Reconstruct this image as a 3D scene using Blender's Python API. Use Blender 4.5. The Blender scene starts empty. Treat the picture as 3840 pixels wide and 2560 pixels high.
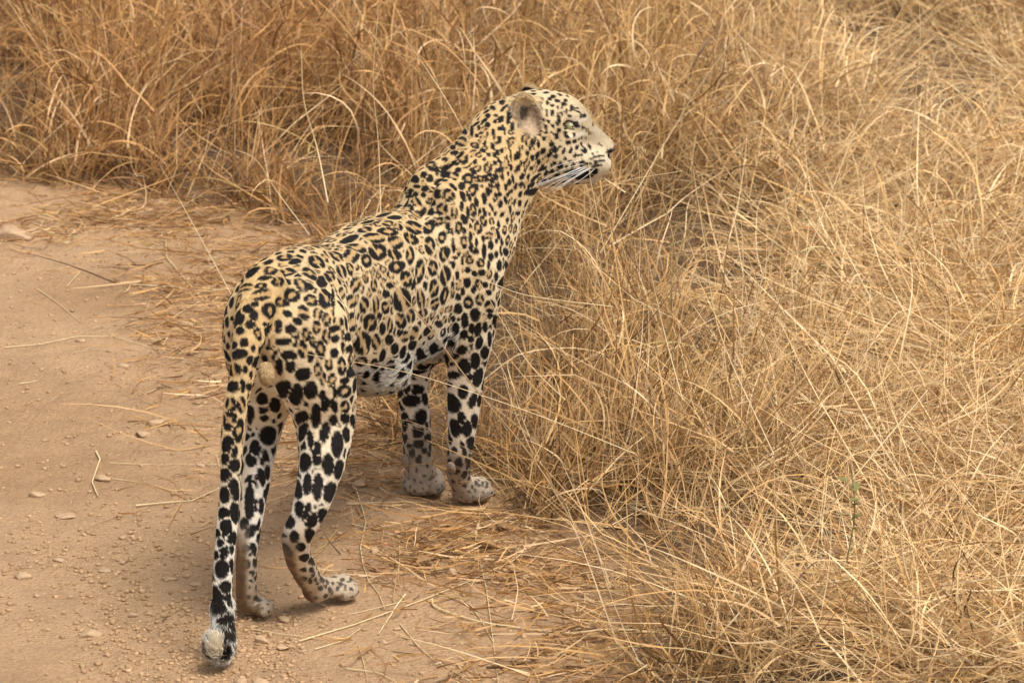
import bpy, math, random
import numpy as np

# ------------------------------------------------------------------ camera, world, sun, exposure
sc = bpy.context.scene
PITCH = math.radians(16.0)
CAMH = 2.355
FOCK = 0.13333 / 1920          # tangent of one photograph pixel (3840 wide)
cam_d = bpy.data.cameras.new('camera')
cam = bpy.data.objects.new('camera', cam_d)
sc.collection.objects.link(cam)
cam.location = (0, 0, CAMH)
cam.rotation_euler = (math.pi / 2 - PITCH, 0, 0)
cam_d.sensor_width = 36
cam_d.lens = 18 / 0.13333
cam_d.clip_end = 500
cam_d.dof.use_dof = True
cam_d.dof.focus_distance = 7.1
cam_d.dof.aperture_fstop = 11.0
sc.camera = cam

SUN_EL, SUN_AZ = math.radians(62), math.radians(140)   # azimuth clockwise from +Y
world = bpy.data.worlds.new('World')
sc.world = world
world.use_nodes = True
wn = world.node_tree.nodes
wl = world.node_tree.links
sky = wn.new('ShaderNodeTexSky')
sky.sky_type = 'NISHITA'
sky.sun_disc = False
sky.sun_elevation = SUN_EL
sky.sun_rotation = SUN_AZ
sky.dust_density = 3.0
sky.air_density = 1.0
hs = wn.new('ShaderNodeHueSaturation')
hs.inputs['Saturation'].default_value = 0.25
wl.new(sky.outputs[0], hs.inputs['Color'])
wl.new(hs.outputs[0], wn['Background'].inputs[0])
wn['Background'].inputs[1].default_value = 0.075
sun_d = bpy.data.lights.new('sun', 'SUN')
sun_d.energy = 1.5
sun_d.angle = math.radians(26)
sun_d.color = (1.0, 0.95, 0.87)
sun = bpy.data.objects.new('sun', sun_d)
sc.collection.objects.link(sun)
sdir = (math.sin(SUN_AZ) * math.cos(SUN_EL), math.cos(SUN_AZ) * math.cos(SUN_EL), math.sin(SUN_EL))
from mathutils import Vector
sun.rotation_euler = Vector(sdir).to_track_quat('Z', 'Y').to_euler()
sc.view_settings.view_transform = 'Standard'
sc.view_settings.look = 'None'
sc.view_settings.gamma = 1.0
sc.view_settings.use_curve_mapping = False
sc.view_settings.exposure = 1.12
sc.render.engine = 'CYCLES'
sc.cycles.use_denoising = True
sc.cycles.max_bounces = 6
sc.cycles.diffuse_bounces = 2
sc.cycles.transparent_max_bounces = 4

rng = np.random.default_rng(7)
random.seed(7)

# ------------------------------------------------------------------ helpers
def link(o, parent=None):
    sc.collection.objects.link(o)
    if parent is not None:
        o.parent = parent
    return o

def tag(o, label=None, cat=None, group=None, kind=None):
    if label: o['label'] = label
    if cat: o['category'] = cat
    if group: o['group'] = group
    if kind: o['kind'] = kind
    return o

def mesh_np(name, V, F, mat=None, col=None, smooth=True, parent=None, data_only=False):
    """V (n,3); F (m,3) or (m,4) int; col (n,3) stored per point as Col"""
    V = np.asarray(V, np.float32)
    F = np.asarray(F, np.int32)
    me = bpy.data.meshes.new(name)
    k = F.shape[1]
    me.vertices.add(len(V)); me.vertices.foreach_set('co', V.ravel())
    me.loops.add(F.size); me.loops.foreach_set('vertex_index', F.ravel())
    me.polygons.add(len(F))
    me.polygons.foreach_set('loop_start', np.arange(0, F.size, k, dtype=np.int32))
    me.update(calc_edges=True)
    if smooth:
        me.polygons.foreach_set('use_smooth', np.ones(len(F), bool))
    if col is not None:
        a = me.attributes.new('Col', 'FLOAT_COLOR', 'POINT')
        c = np.ones((len(V), 4), np.float32); c[:, :3] = col
        a.data.foreach_set('color', c.ravel())
    if mat: me.materials.append(mat)
    if data_only: return me
    o = bpy.data.objects.new(name, me)
    return link(o, parent)

def lat_hash(ix, iy, iz, seed):
    h = (ix * 374761393 + iy * 668265263 + iz * 2147483647 + seed * 144665) & 0xffffffff
    h = (h ^ (h >> 13)) * 1274126177 & 0xffffffff
    h = (h ^ (h >> 16)) & 0xffffffff
    return h.astype(np.float64) / 4294967295.0

def noise(P, scale=1.0, seed=0, octaves=1):
    """value noise in [-1,1] at points (n,2 or 3)"""
    P = np.asarray(P, float) * scale
    if P.shape[1] == 2: P = np.concatenate([P, np.zeros((len(P), 1))], 1)
    out = np.zeros(len(P)); amp = 1.0; tot = 0
    for o in range(octaves):
        i = np.floor(P).astype(np.int64); f = P - i; f = f * f * (3 - 2 * f)
        v = 0
        for dx in (0, 1):
            for dy in (0, 1):
                for dz in (0, 1):
                    w = (f[:, 0] if dx else 1 - f[:, 0]) * (f[:, 1] if dy else 1 - f[:, 1]) * (f[:, 2] if dz else 1 - f[:, 2])
                    v = v + w * lat_hash(i[:, 0] + dx, i[:, 1] + dy, i[:, 2] + dz, seed + o * 17)
        out += amp * (v * 2 - 1); tot += amp
        amp *= .5; P = P * 2.03 + 13.7
    return out / tot

def sstep(a, b, x):
    t = np.clip((x - a) / (b - a), 0, 1)
    return t * t * (3 - 2 * t)

def mix(a, b, t):
    t = np.asarray(t)[..., None]
    return np.asarray(a) * (1 - t) + np.asarray(b) * t

def PX(sx, sy, Y):
    """place-finding: the point at depth Y seen at photograph pixel sx, sy"""
    a = (sx - 1920) * FOCK; b = (1280 - sy) * FOCK
    d = (a, math.cos(PITCH) + b * math.sin(PITCH), -math.sin(PITCH) + b * math.cos(PITCH))
    t = Y / d[1]
    return (d[0] * t, Y, CAMH + d[2] * t)

def GP(sx, sy, z=0.0):
    a = (sx - 1920) * FOCK; b = (1280 - sy) * FOCK
    d = (a, math.cos(PITCH) + b * math.sin(PITCH), -math.sin(PITCH) + b * math.cos(PITCH))
    t = (z - CAMH) / d[2]
    return (d[0] * t, d[1] * t, z)

# ------------------------------------------------------------------ materials
def new_mat(name):
    m = bpy.data.materials.new(name)
    m.use_nodes = True
    return m, m.node_tree.nodes, m.node_tree.links, m.node_tree.nodes['Principled BSDF']

def attr_mat(name, rough=.7, spec=.25, var=.12, nscale=60, transl=0.0, sheen=0):
    m, n, l, b = new_mat(name)
    a = n.new('ShaderNodeAttribute'); a.attribute_name = 'Col'
    nt = n.new('ShaderNodeTexNoise'); nt.inputs['Scale'].default_value = nscale; nt.inputs['Detail'].default_value = 3
    geo = n.new('ShaderNodeNewGeometry'); l.new(geo.outputs['Position'], nt.inputs['Vector'])
    mr = n.new('ShaderNodeMapRange'); mr.inputs[3].default_value = 1 - var; mr.inputs[4].default_value = 1 + var
    mr.inputs[1].default_value = .25; mr.inputs[2].default_value = .75
    l.new(nt.outputs['Fac'], mr.inputs[0])
    mx = n.new('ShaderNodeMix'); mx.data_type = 'RGBA'; mx.blend_type = 'MULTIPLY'; mx.inputs[0].default_value = 1
    l.new(a.outputs['Color'], mx.inputs[6]); l.new(mr.outputs[0], mx.inputs[7])
    l.new(mx.outputs[2], b.inputs['Base Color'])
    b.inputs['Roughness'].default_value = rough
    b.inputs['Specular IOR Level'].default_value = spec
    if transl > 0:
        t = n.new('ShaderNodeBsdfTranslucent'); l.new(mx.outputs[2], t.inputs['Color'])
        ms = n.new('ShaderNodeMixShader'); ms.inputs[0].default_value = transl
        l.new(b.outputs[0], ms.inputs[1]); l.new(t.outputs[0], ms.inputs[2])
        l.new(ms.outputs[0], n['Material Output'].inputs[0])
    return m

def plain_mat(name, col, rough=.7, spec=.3, var=.15, nscale=80, bump=0.0, bscale=200):
    m, n, l, b = new_mat(name)
    nt = n.new('ShaderNodeTexNoise'); nt.inputs['Scale'].default_value = nscale; nt.inputs['Detail'].default_value = 5
    geo = n.new('ShaderNodeTexCoord'); l.new(geo.outputs['Object'], nt.inputs['Vector'])
    cr = n.new('ShaderNodeValToRGB')
    cr.color_ramp.elements[0].position = .3; cr.color_ramp.elements[1].position = .7
    cr.color_ramp.elements[0].color = (*[c * (1 - var) for c in col], 1)
    cr.color_ramp.elements[1].color = (*[min(1, c * (1 + var)) for c in col], 1)
    l.new(nt.outputs['Fac'], cr.inputs[0]); l.new(cr.outputs[0], b.inputs['Base Color'])
    b.inputs['Roughness'].default_value = rough; b.inputs['Specular IOR Level'].default_value = spec
    if bump:
        n2 = n.new('ShaderNodeTexNoise'); n2.inputs['Scale'].default_value = bscale; n2.inputs['Detail'].default_value = 4
        l.new(geo.outputs['Object'], n2.inputs['Vector'])
        bp = n.new('ShaderNodeBump'); bp.inputs['Strength'].default_value = bump; bp.inputs['Distance'].default_value = .004
        l.new(n2.outputs['Fac'], bp.inputs['Height']); l.new(bp.outputs[0], b.inputs['Normal'])
    return m

M_GRASS = attr_mat('dry_grass_blade', .55, .35, .22, 25, .10)
M_STRAW = attr_mat('straw', .5, .4, .12, 60, .1)
M_STONE = plain_mat('stone', (.47, .315, .19), .9, .2, .18, 60, .6, 160)
M_CLOD = attr_mat('soil_clod', .95, .1, .15, 120)

def soil_mat():
    m, n, l, b = new_mat('soil')
    geo = n.new('ShaderNodeNewGeometry')
    a = n.new('ShaderNodeAttribute'); a.attribute_name = 'Col'
    n1 = n.new('ShaderNodeTexNoise'); n1.inputs['Scale'].default_value = 9; n1.inputs['Detail'].default_value = 8; n1.inputs['Roughness'].default_value = .65
    n2 = n.new('ShaderNodeTexNoise'); n2.inputs['Scale'].default_value = 140; n2.inputs['Detail'].default_value = 6; n2.inputs['Roughness'].default_value = .7
    vo = n.new('ShaderNodeTexVoronoi'); vo.inputs['Scale'].default_value = 95
    for t in (n1, n2, vo): l.new(geo.outputs['Position'], t.inputs['Vector'])
    m1 = n.new('ShaderNodeMapRange'); m1.inputs[1].default_value = .3; m1.inputs[2].default_value = .7; m1.inputs[3].default_value = .86; m1.inputs[4].default_value = 1.12
    l.new(n1.outputs['Fac'], m1.inputs[0])
    m2 = n.new('ShaderNodeMapRange'); m2.inputs[1].default_value = .3; m2.inputs[2].default_value = .7; m2.inputs[3].default_value = .82; m2.inputs[4].default_value = 1.14
    l.new(n2.outputs['Fac'], m2.inputs[0])
    mu = n.new('ShaderNodeMath'); mu.operation = 'MULTIPLY'; l.new(m1.outputs[0], mu.inputs[0]); l.new(m2.outputs[0], mu.inputs[1])
    mx = n.new('ShaderNodeMix'); mx.data_type = 'RGBA'; mx.blend_type = 'MULTIPLY'; mx.inputs[0].default_value = 1
    l.new(a.outputs['Color'], mx.inputs[6]); l.new(mu.outputs[0], mx.inputs[7]); l.new(mx.outputs[2], b.inputs['Base Color'])
    b.inputs['Roughness'].default_value = .95; b.inputs['Specular IOR Level'].default_value = .1
    ad = n.new('ShaderNodeMath'); ad.operation = 'MULTIPLY_ADD'; ad.inputs[1].default_value = -.5
    l.new(vo.outputs['Distance'], ad.inputs[0]); l.new(n2.outputs['Fac'], ad.inputs[2])
    bp = n.new('ShaderNodeBump'); bp.inputs['Strength'].default_value = 1.0; bp.inputs['Distance'].default_value = .009
    l.new(ad.outputs[0], bp.inputs['Height']); l.new(bp.outputs[0], b.inputs['Normal'])
    return m
M_SOIL = soil_mat()

# ------------------------------------------------------------------ the ground
def axis(lo, hi, step, far):
    a = list(np.arange(lo, hi + 1e-6, step)); s = step; x = hi; y = lo
    while x < far:
        s *= 1.35; x += s; a.append(x)
    s = step
    while y > -far:
        s *= 1.35; y -= s; a.insert(0, y)
    return np.array(a)
# edge of the grass on the ground, from the far left round behind the animal to the near right
EDGE = np.array([GP(x, y)[:2] for x, y in [(-1500, 560), (-500, 640), (0, 680), (450, 735), (900, 790), (1200, 900), (1340, 1250), (1400, 1620), (1500, 1760), (1850, 1800), (1935, 1930), (2140, 2060), (2262, 2170), (2310, 2360), (2420, 2600), (2600, 3100), (2700, 3600)]])
GPOLY = np.concatenate([EDGE, [[6, 4], [12, 30], [-12, 30]]])
def in_poly(P, Q):
    c = np.zeros(len(P), bool)
    for i in range(len(Q)):
        a, b = Q[i], Q[i - 1]
        cond = ((a[1] > P[:, 1]) != (b[1] > P[:, 1]))
        xx = (b[0] - a[0]) * (P[:, 1] - a[1]) / (b[1] - a[1] + 1e-12) + a[0]
        c ^= cond & (P[:, 0] < xx)
    return c
def edge_dist(P):
    """signed distance to the grass edge, positive inside the grass"""
    d = np.full(len(P), 1e9)
    for i in range(len(EDGE) - 1):
        a, b = EDGE[i], EDGE[i + 1]; ab = b - a
        t = np.clip(((P - a) @ ab) / (ab @ ab), 0, 1)
        d = np.minimum(d, np.linalg.norm(P - a - t[:, None] * ab, axis=1))
    return np.where(in_poly(P, GPOLY), d, -d)

def ground_z(P):
    """height of the soil surface at (n,2)"""
    P = np.asarray(P, float)
    z = .012 * noise(P, .9, 3, 2) + .006 * noise(P, 4.5, 5, 3)
    rough = sstep(-.2, .6, noise(P, 1.3, 9, 2))
    z += (.0020 + .0060 * rough) * noise(P, 34, 21, 2)
    # flattened where the paws stand
    for c in ((-.32, 6.51), (-.467, 6.43), (-.06, 7.09), (-.178, 7.13), (-.5, 6.15)):
        z *= 1 - .9 * np.exp(-((P - c) ** 2).sum(1) / .09 ** 2)
    return z
gx, gy = axis(-1.5, 1.5, .011, 60), axis(5.9, 9.6, .011, 60)
XX, YY = np.meshgrid(gx, gy)
gp = np.stack([XX.ravel(), YY.ravel()], 1)
gz = ground_z(gp)
nx, ny = len(gx), len(gy)
ii = np.arange((ny - 1) * nx).reshape(ny - 1, nx)[:, :-1].ravel()
GF = np.stack([ii, ii + 1, ii + nx + 1, ii + nx], 1)
ed = edge_dist(gp)
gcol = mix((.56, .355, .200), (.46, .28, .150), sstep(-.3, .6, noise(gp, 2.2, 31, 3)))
gcol = mix(gcol, (.11, .072, .045), sstep(-.05, .25, ed) * .9)  # dark humus under the grass, darkened to paint shade into its gaps
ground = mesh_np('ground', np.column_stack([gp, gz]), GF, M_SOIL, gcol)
tag(ground, 'bare reddish brown dirt track beside dry grass', kind='structure')

# ------------------------------------------------------------------ leopard: implicit body
FW = np.array([.387, .922, 0.]); FW /= np.linalg.norm(FW)
RT = np.array([FW[1], -FW[0], 0.]); ORG = np.array([-.394, 6.49, -.02]); UP = np.array([0, 0, 1.])
def B(u, w, z): return tuple(ORG + u * FW + w * RT + np.array([0, 0, z]))
DY = .07
PR=[]   # primitives: dict
def cap(a,b,ra,rb,k=.03,ax=None,s=1.0,tag='',neg=False,hd=(0,0,-1)):
    PR.append(dict(t='c',hd=np.array(hd,float),a=np.array(a,float),b=np.array(b,float),ra=ra,rb=rb,k=k,ax=None if ax is None else np.array(ax,float)/np.linalg.norm(ax),s=s,tag=tag,neg=neg))
def ell(c,rad,axes=None,k=.03,tag='',neg=False,hd=(-.3,-.5,-.6)):
    A=np.eye(3) if axes is None else np.array(axes,float)
    A=A/np.linalg.norm(A,axis=1)[:,None]
    PR.append(dict(t='e',hd=np.array(hd,float),c=np.array(c,float),r=np.array(rad,float),A=A,k=k,tag=tag,neg=neg))
def chain(pts,k=.03,ax=None,s=1.0,tag='',sub=4,rev=1):
    """smooth tapered tube through the points (centre, radius)"""
    P=np.array([p[0] for p in pts],float); Rr=np.array([p[1] for p in pts],float)
    X=np.concatenate([P,Rr[:,None]],1); n=len(X); X=np.concatenate([[2*X[0]-X[1]],X,[2*X[-1]-X[-2]]])
    out=[]
    for i in range(n-1):
        p0,p1,p2,p3=X[i:i+4]
        for t in np.arange(sub)/sub:
            out.append(.5*((2*p1)+(p2-p0)*t+(2*p0-5*p1+4*p2-p3)*t*t+(3*p1-p0-3*p2+p3)*t**3))
    out.append(X[n]); out=np.array(out)
    PR.append(dict(t='g',rev=rev,P=out[:,:3],R=np.maximum(out[:,3],.004),k=k,ax=None if ax is None else np.array(ax,float)/np.linalg.norm(ax),s=s,tag=tag,neg=False))
R=RT
BK=tuple(-FW+np.array([0,0,-.25]))
# trunk
chain([(B(-.09,.008,.572),.080),(B(0,.008,.550),.103),(B(.12,.004,.556),.099),(B(.28,0,.528),.117),(B(.44,0,.512),.128),(B(.58,0,.505),.129),(B(.66,.0,.53),.095)],k=.04,ax=R,s=.84,tag='trunk',rev=-1)
# belly
chain([(B(.10,0,.475),.05),(B(.30,0,.435),.068),(B(.52,0,.42),.076)],k=.06,ax=R,s=1.08,tag='belly',rev=-1)
ell(PX(1385,1405,6.78),(.07,.04,.035),k=.05,tag='belly',hd=BK)
ell(PX(1620,1310,7.08),(.06,.045,.03),(FW,R,UP),k=.03,tag='belly',hd=BK)
# haunches
ell(B(-.035,.058,.53),(.12,.050,.125),(FW,R,UP),k=.04,tag='haunch',hd=(-.3,-.4,-.8))
ell(B(-.035,-.036,.53),(.12,.040,.125),(FW,R,UP),k=.04,tag='haunch',hd=(-.3,-.4,-.8))
ell(B(.02,-.005,.646),(.10,.045,.030),(FW,R,UP),k=.03,tag='haunch',hd=BK)
ell(B(.33,.0,.622),(.16,.05,.032),(FW,R,UP),k=.03,tag='trunk',hd=BK)
def leg(pts,k,tag='leg',dy=DY): chain([(PX(x,y,Y+dy),r) for x,y,Y,r in pts],k,tag=tag)
# hind right leg
leg([(1150,1230,6.34,.075),(1198,1400,6.33,.066),(1216,1560,6.34,.057),(1212,1700,6.31,.046),(1193,1800,6.29,.039),(1173,1870,6.27,.035),(1148,1936,6.26,.031),(1114,2010,6.265,.0285),(1116,2080,6.30,.0265),(1148,2150,6.35,.025),(1185,2207,6.40,.023)],.03)
leg([(1185,2207,6.40,.023),(1235,2202,6.43,.022),(1285,2190,6.46,.0225)],.02)
# hind left leg
leg([(1010,1350,6.42,.065),(1000,1480,6.42,.052),(990,1600,6.42,.036),(972,1700,6.39,.032),(955,1800,6.37,.030),(940,1936,6.34,.025),(926,2051,6.32,.0215),(924,2139,6.33,.021),(926,2230,6.35,.022),(945,2262,6.38,.022)],.03)
# tail
leg([(985,1085,6.30,.042),(950,1180,6.25,.034),(924,1310,6.215,.0275),(900,1436,6.20,.0235),(878,1563,6.19,.0225),(867,1700,6.18,.021),(861,1850,6.17,.0205),(851,1980,6.16,.0205),(841,2084,6.15,.020),(833,2221,6.14,.019),(835,2330,6.13,.018),(840,2400,6.12,.018),(832,2440,6.11,.018),(812,2436,6.085,.020),(803,2408,6.08,.018)],.014,tag='tail')
ell(PX(998,1400,6.305),(.0165,.018,.0235),k=.008,tag='scrotum',hd=(0,0,-1))
# shoulder blade and foreleg, right
leg([(1650,730,6.93,.030),(1705,850,6.93,.058),(1770,1000,6.93,.060),(1775,1120,6.93,.055),(1757,1260,6.94,.046)],.05,tag='shoulder')
leg([(1757,1260,6.94,.045),(1748,1400,6.94,.039),(1740,1515,6.94,.0345),(1735,1580,6.94,.0315),(1731,1637,6.94,.0285),(1725,1687,6.94,.0265),(1720,1733,6.95,.0255),(1722,1790,6.975,.025),(1745,1825,6.99,.0225),(1800,1822,7.03,.0215)],.025)
# left
leg([(1612,690,7.0,.032),(1630,800,7.04,.056),(1650,1000,7.06,.056),(1600,1180,7.06,.05),(1560,1320,7.05,.036)],.04,tag='shoulder')
leg([(1560,1320,7.05,.036),(1547,1423,7.05,.033),(1550,1500,7.05,.032),(1558,1564,7.05,.0315),(1561,1618,7.05,.031),(1566,1690,7.05,.031),(1572,1750,7.05,.030),(1577,1795,7.055,.028)],.025)
leg([(1577,1795,7.055,.028),(1620,1795,7.07,.026)],.02)
# neck and chest
chain([(PX(x,y,Y+DY),r) for x,y,Y,r in [(1690,790,7.0,.09),(1755,740,7.03,.098),(1835,640,7.07,.090),(1915,520,7.11,.080),(2000,492,7.13,.068)]],.04,tag='neck',rev=-1)
leg([(1930,660,7.1,.048),(1862,780,7.05,.052),(1810,900,7.0,.068)],.04,tag='chest')
# head
HY=7.21
def hx(x,y,o=0): return PX(x,y,HY+o)
HB=(-1,0,-.35)
ell(hx(2022,460),(.078,.060,.067),k=.02,tag='head',hd=HB)
ell(hx(2105,450),(.052,.046,.048),k=.025,tag='head',hd=HB)
for sgn in(-1,1):
    ell(hx(2060,560,sgn*.032),(.054,.030,.052),k=.03,tag='head',hd=HB)
    ell(hx(2138,432,sgn*.028),(.028,.014,.010),k=.012,tag='head',hd=HB)
    ell(hx(2240,612,sgn*.015),(.028,.019,.028),k=.014,tag='muzzle',hd=HB)
    cap(hx(2100,590,sgn*.027),hx(2228,600,sgn*.016),.034,.026,.02,tag='head',hd=HB)
    cap(hx(2010,615,sgn*.028),hx(2120,645,sgn*.022),.036,.024,.03,tag='head',hd=(-1,0,-.7))
    ell(hx(2139,474,sgn*.046),(.013,.010,.008),k=.008,tag='head',neg=True)
    cap(hx(2118,463,sgn*.0425),hx(2158,474,sgn*.0395),.0032,.0028,.003,tag='head',hd=HB)
    cap(hx(2120,484,sgn*.0425),hx(2152,488,sgn*.0405),.0026,.0024,.003,tag='head',hd=HB)
    cap(hx(2296,574,sgn*.007),hx(2280,584,sgn*.018),.0035,.003,.004,tag='head',neg=True)
cap(hx(2140,465),hx(2262,540),.037,.020,.02,tag='muzzle',hd=HB)
cap(hx(2060,635),hx(2222,655),.037,.020,.012,tag='jaw',hd=(-1,0,-.3))
ell(hx(2286,553),(.012,.016,.012),k=.010,tag='nose',hd=HB)
for sgn in(-1,1):
    ec=np.array(hx(1977, 436 if sgn<0 else 386,sgn*.060)) + (0 if sgn<0 else np.array([.012,-.006,0]))
    e1=np.array([.42,sgn*.86,.12]);e1/=np.linalg.norm(e1)
    e3=np.array([-.12,sgn*.22,1.]); e3-=e1*(e3@e1); e3/=np.linalg.norm(e3)
    e2=np.cross(e3,e1)
    kk=1.0 if sgn<0 else .9
    ell(ec,(.024,.0295*kk,.047*kk),(e1,e2,e3),k=.010,tag='ear',hd=tuple(e3-.3*e1))
    ell(ec+e1*.021+e3*.003,(.024,.0205*kk,.037*kk),(e1,e2,e3),k=.006,tag='ear',neg=True)
# toes
def toes(c,d,sp,r):
    c=np.array(c,float);d=np.array(d,float);d/=np.linalg.norm(d);q=np.array([d[1],-d[0],0])
    for o in (-1.5,-.5,.5,1.5):
        ell(c+q*o*sp-d*abs(o)*r*.35,(r*1.5,r*.85,r*.95),(d,q,UP),k=.009,tag='toe',hd=tuple(d))
def atz(sx,sy,z): return GP(sx,sy,z)
toes(atz(1298,2205,.022),(.85,.5,0),.0145,.0175)
toes(atz(965,2268,.022),(.45,.9,0),.0145,.0175)
toes(atz(1802,1832,.024),(.85,.5,0),.0155,.0185)
toes(atz(1605,1812,.024),(.35,.94,0),.0165,.019)
ell(atz(1578,1812,.022),(.037,.034,.020),k=.02,tag='toe',hd=(0,0,-1))
ell(atz(1750,1845,.022),(.032,.030,.020),k=.02,tag='toe',hd=(0,0,-1))

def prim_eval(p,P):
    if p['t']=='e':
        q=(P-p['c'])@p['A'].T
        r=p['r']; k0=np.linalg.norm(q/r,axis=-1); k1=np.linalg.norm(q/(r*r),axis=-1)
        return k0*(k0-1)/np.maximum(k1,1e-6)
    if p['t']=='g':
        d=None
        for i in range(len(p['P'])-1):
            v=cap_eval(P,p['P'][i],p['P'][i+1],p['R'][i],p['R'][i+1],p['ax'],p['s'])
            d=v if d is None else np.minimum(d,v)
        return d
    return cap_eval(P,p['a'],p['b'],p['ra'],p['rb'],p['ax'],p['s'])
def cap_eval(P,a,b,ra,rb,ax,s):
    pa=P-a; ba=b-a
    h=np.clip((pa@ba)/max(ba@ba,1e-9),0,1)
    q=pa-h[...,None]*ba
    if ax is not None and s!=1:
        l=q@ax
        n2=(q*q).sum(-1)-l*l
        d=np.sqrt(np.maximum(n2,0)+(l/s)**2)
        g=np.sqrt(np.maximum(n2,0)+(l/(s*s))**2)/np.maximum(d,1e-6)
        return (d-(ra+(rb-ra)*h))/np.maximum(g,.3)
    return np.sqrt((q*q).sum(-1))-(ra+(rb-ra)*h)
def smin(a,b,k):
    h=np.maximum(k-np.abs(a-b),0)/k
    return np.minimum(a,b)-h*h*k*.25
def smax(a,b,k): return -smin(-a,-b,k)
def prim_box(p,m):
    if p['t']=='e':
        e=np.abs(p['A'].T)@p['r']; lo,hi=p['c']-e,p['c']+e
    elif p['t']=='g':
        mm=p['R'].max(); lo,hi=p['P'].min(0)-mm,p['P'].max(0)+mm
    else:
        mm=max(p['ra'],p['rb'])*max(1,p['s']); lo=np.minimum(p['a'],p['b'])-mm; hi=np.maximum(p['a'],p['b'])+mm
    return lo-m,hi+m
def group_pts(p,P):
    """min over the segments of a chain, each only near itself"""
    d=np.full(len(P),.15); m=p['k']+.03
    for i in range(len(p['P'])-1):
        a,b=p['P'][i],p['P'][i+1]; r=max(p['R'][i],p['R'][i+1])
        s=np.all((P>np.minimum(a,b)-r-m)&(P<np.maximum(a,b)+r+m),axis=1)
        if s.any(): d[s]=np.minimum(d[s],cap_eval(P[s],a,b,p['R'][i],p['R'][i+1],p['ax'],p['s']))
    return d
def eval_pts(P):
    """signed distance at arbitrary points"""
    d=np.full(len(P),.15)
    for p in PR:
        m=p['k']+.03; lo,hi=prim_box(p,m)
        s=np.all((P>lo)&(P<hi),axis=1)
        if not s.any(): continue
        v=group_pts(p,P[s]) if p['t']=='g' else prim_eval(p,P[s])
        d[s]=smax(d[s],-v,p['k']) if p['neg'] else smin(d[s],v,p['k'])
    return d
def grid_sdf(h):
    los,his=zip(*[prim_box(p,.0) for p in PR if not p['neg']])
    lo=np.min(los,axis=0)-3*h; hi=np.max(his,axis=0)+3*h
    n=np.ceil((hi-lo)/h).astype(int)+1
    G=np.full(n,.15,np.float32)
    X=[lo[i]+h*np.arange(n[i]) for i in range(3)]
    def box(bl,bh):
        i0=np.maximum(np.floor((bl-lo)/h).astype(int),0); i1=np.minimum(np.ceil((bh-lo)/h).astype(int)+1,n)
        return tuple(slice(i0[i],i1[i]) for i in range(3))
    def pts(sl): return np.stack(np.meshgrid(*[X[i][sl[i]] for i in range(3)],indexing='ij'),-1)
    for p in PR:
        m=p['k']+.01; bl,bh=prim_box(p,m)
        sl=box(bl,bh)
        if p['t']=='g':
            T=np.full(G.shape,.15,np.float32)
            for i in range(len(p['P'])-1):
                a,b=p['P'][i],p['P'][i+1]; r=max(p['R'][i],p['R'][i+1])
                s2=box(np.minimum(a,b)-r-m,np.maximum(a,b)+r+m)
                T[s2]=np.minimum(T[s2],cap_eval(pts(s2),a,b,p['R'][i],p['R'][i+1],p['ax'],p['s']))
            v=T[sl]
        else: v=prim_eval(p,pts(sl)).astype(np.float32)
        G[sl]=smax(G[sl],-v,p['k']) if p['neg'] else smin(G[sl],v,p['k'])
    return G,lo
def surface_nets(G,lo,h):
    s=G<0
    nx,ny,nz=G.shape
    c=s[:-1,:-1,:-1].astype(np.int8)
    cnt=np.zeros((nx-1,ny-1,nz-1),np.int8)
    for dx in(0,1):
        for dy in(0,1):
            for dz in(0,1): cnt+=s[dx:nx-1+dx,dy:ny-1+dy,dz:nz-1+dz]
    act=(cnt>0)&(cnt<8)
    idx=np.argwhere(act); vid=np.full(act.shape,-1,np.int32); vid[act]=np.arange(len(idx))
    acc=np.zeros((len(idx),3)); num=np.zeros(len(idx))
    cor=[(0,0,0),(1,0,0),(0,1,0),(1,1,0),(0,0,1),(1,0,1),(0,1,1),(1,1,1)]
    for a in range(8):
        for b in range(a+1,8):
            ca,cb=np.array(cor[a]),np.array(cor[b])
            if np.abs(ca-cb).sum()!=1: continue
            ga=G[tuple((idx+ca).T)]; gb=G[tuple((idx+cb).T)]
            m=(ga<0)!=(gb<0); t=np.where(m,ga/np.where(m,ga-gb,1),0)
            pt=ca+(cb-ca)*t[:,None]
            acc+=pt*m[:,None]; num+=m
    V=lo+(idx+acc/num[:,None])*h
    F=[]
    for ax in range(3):
        o=[0,0,0];o[ax]=1
        A=s[:nx-o[0],:ny-o[1],:nz-o[2]]; Bq=s[o[0]:,o[1]:,o[2]:]
        e=np.argwhere(A!=Bq); b1,b2=[(1,2),(2,0),(0,1)][ax]
        e=e[(e[:,b1]>0)&(e[:,b2]>0)]
        fl=A[tuple(e.T)]
        d1=np.zeros(3,int);d1[b1]=1;d2=np.zeros(3,int);d2[b2]=1
        q=np.stack([vid[tuple((e-d1-d2).T)],vid[tuple((e-d2).T)],vid[tuple(e.T)],vid[tuple((e-d1).T)]],1)
        q=np.where(fl[:,None],q,q[:,::-1]); F.append(q)
    F=np.concatenate(F); F=F[(F>=0).all(1)]
    return V,F
def grad(P,e=.0015):
    g=np.zeros_like(P)
    for i in range(3):
        o=np.zeros(3);o[i]=e
        g[:,i]=eval_pts(P+o)-eval_pts(P-o)
    return g/np.maximum(np.linalg.norm(g,axis=1),1e-9)[:,None]
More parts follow.
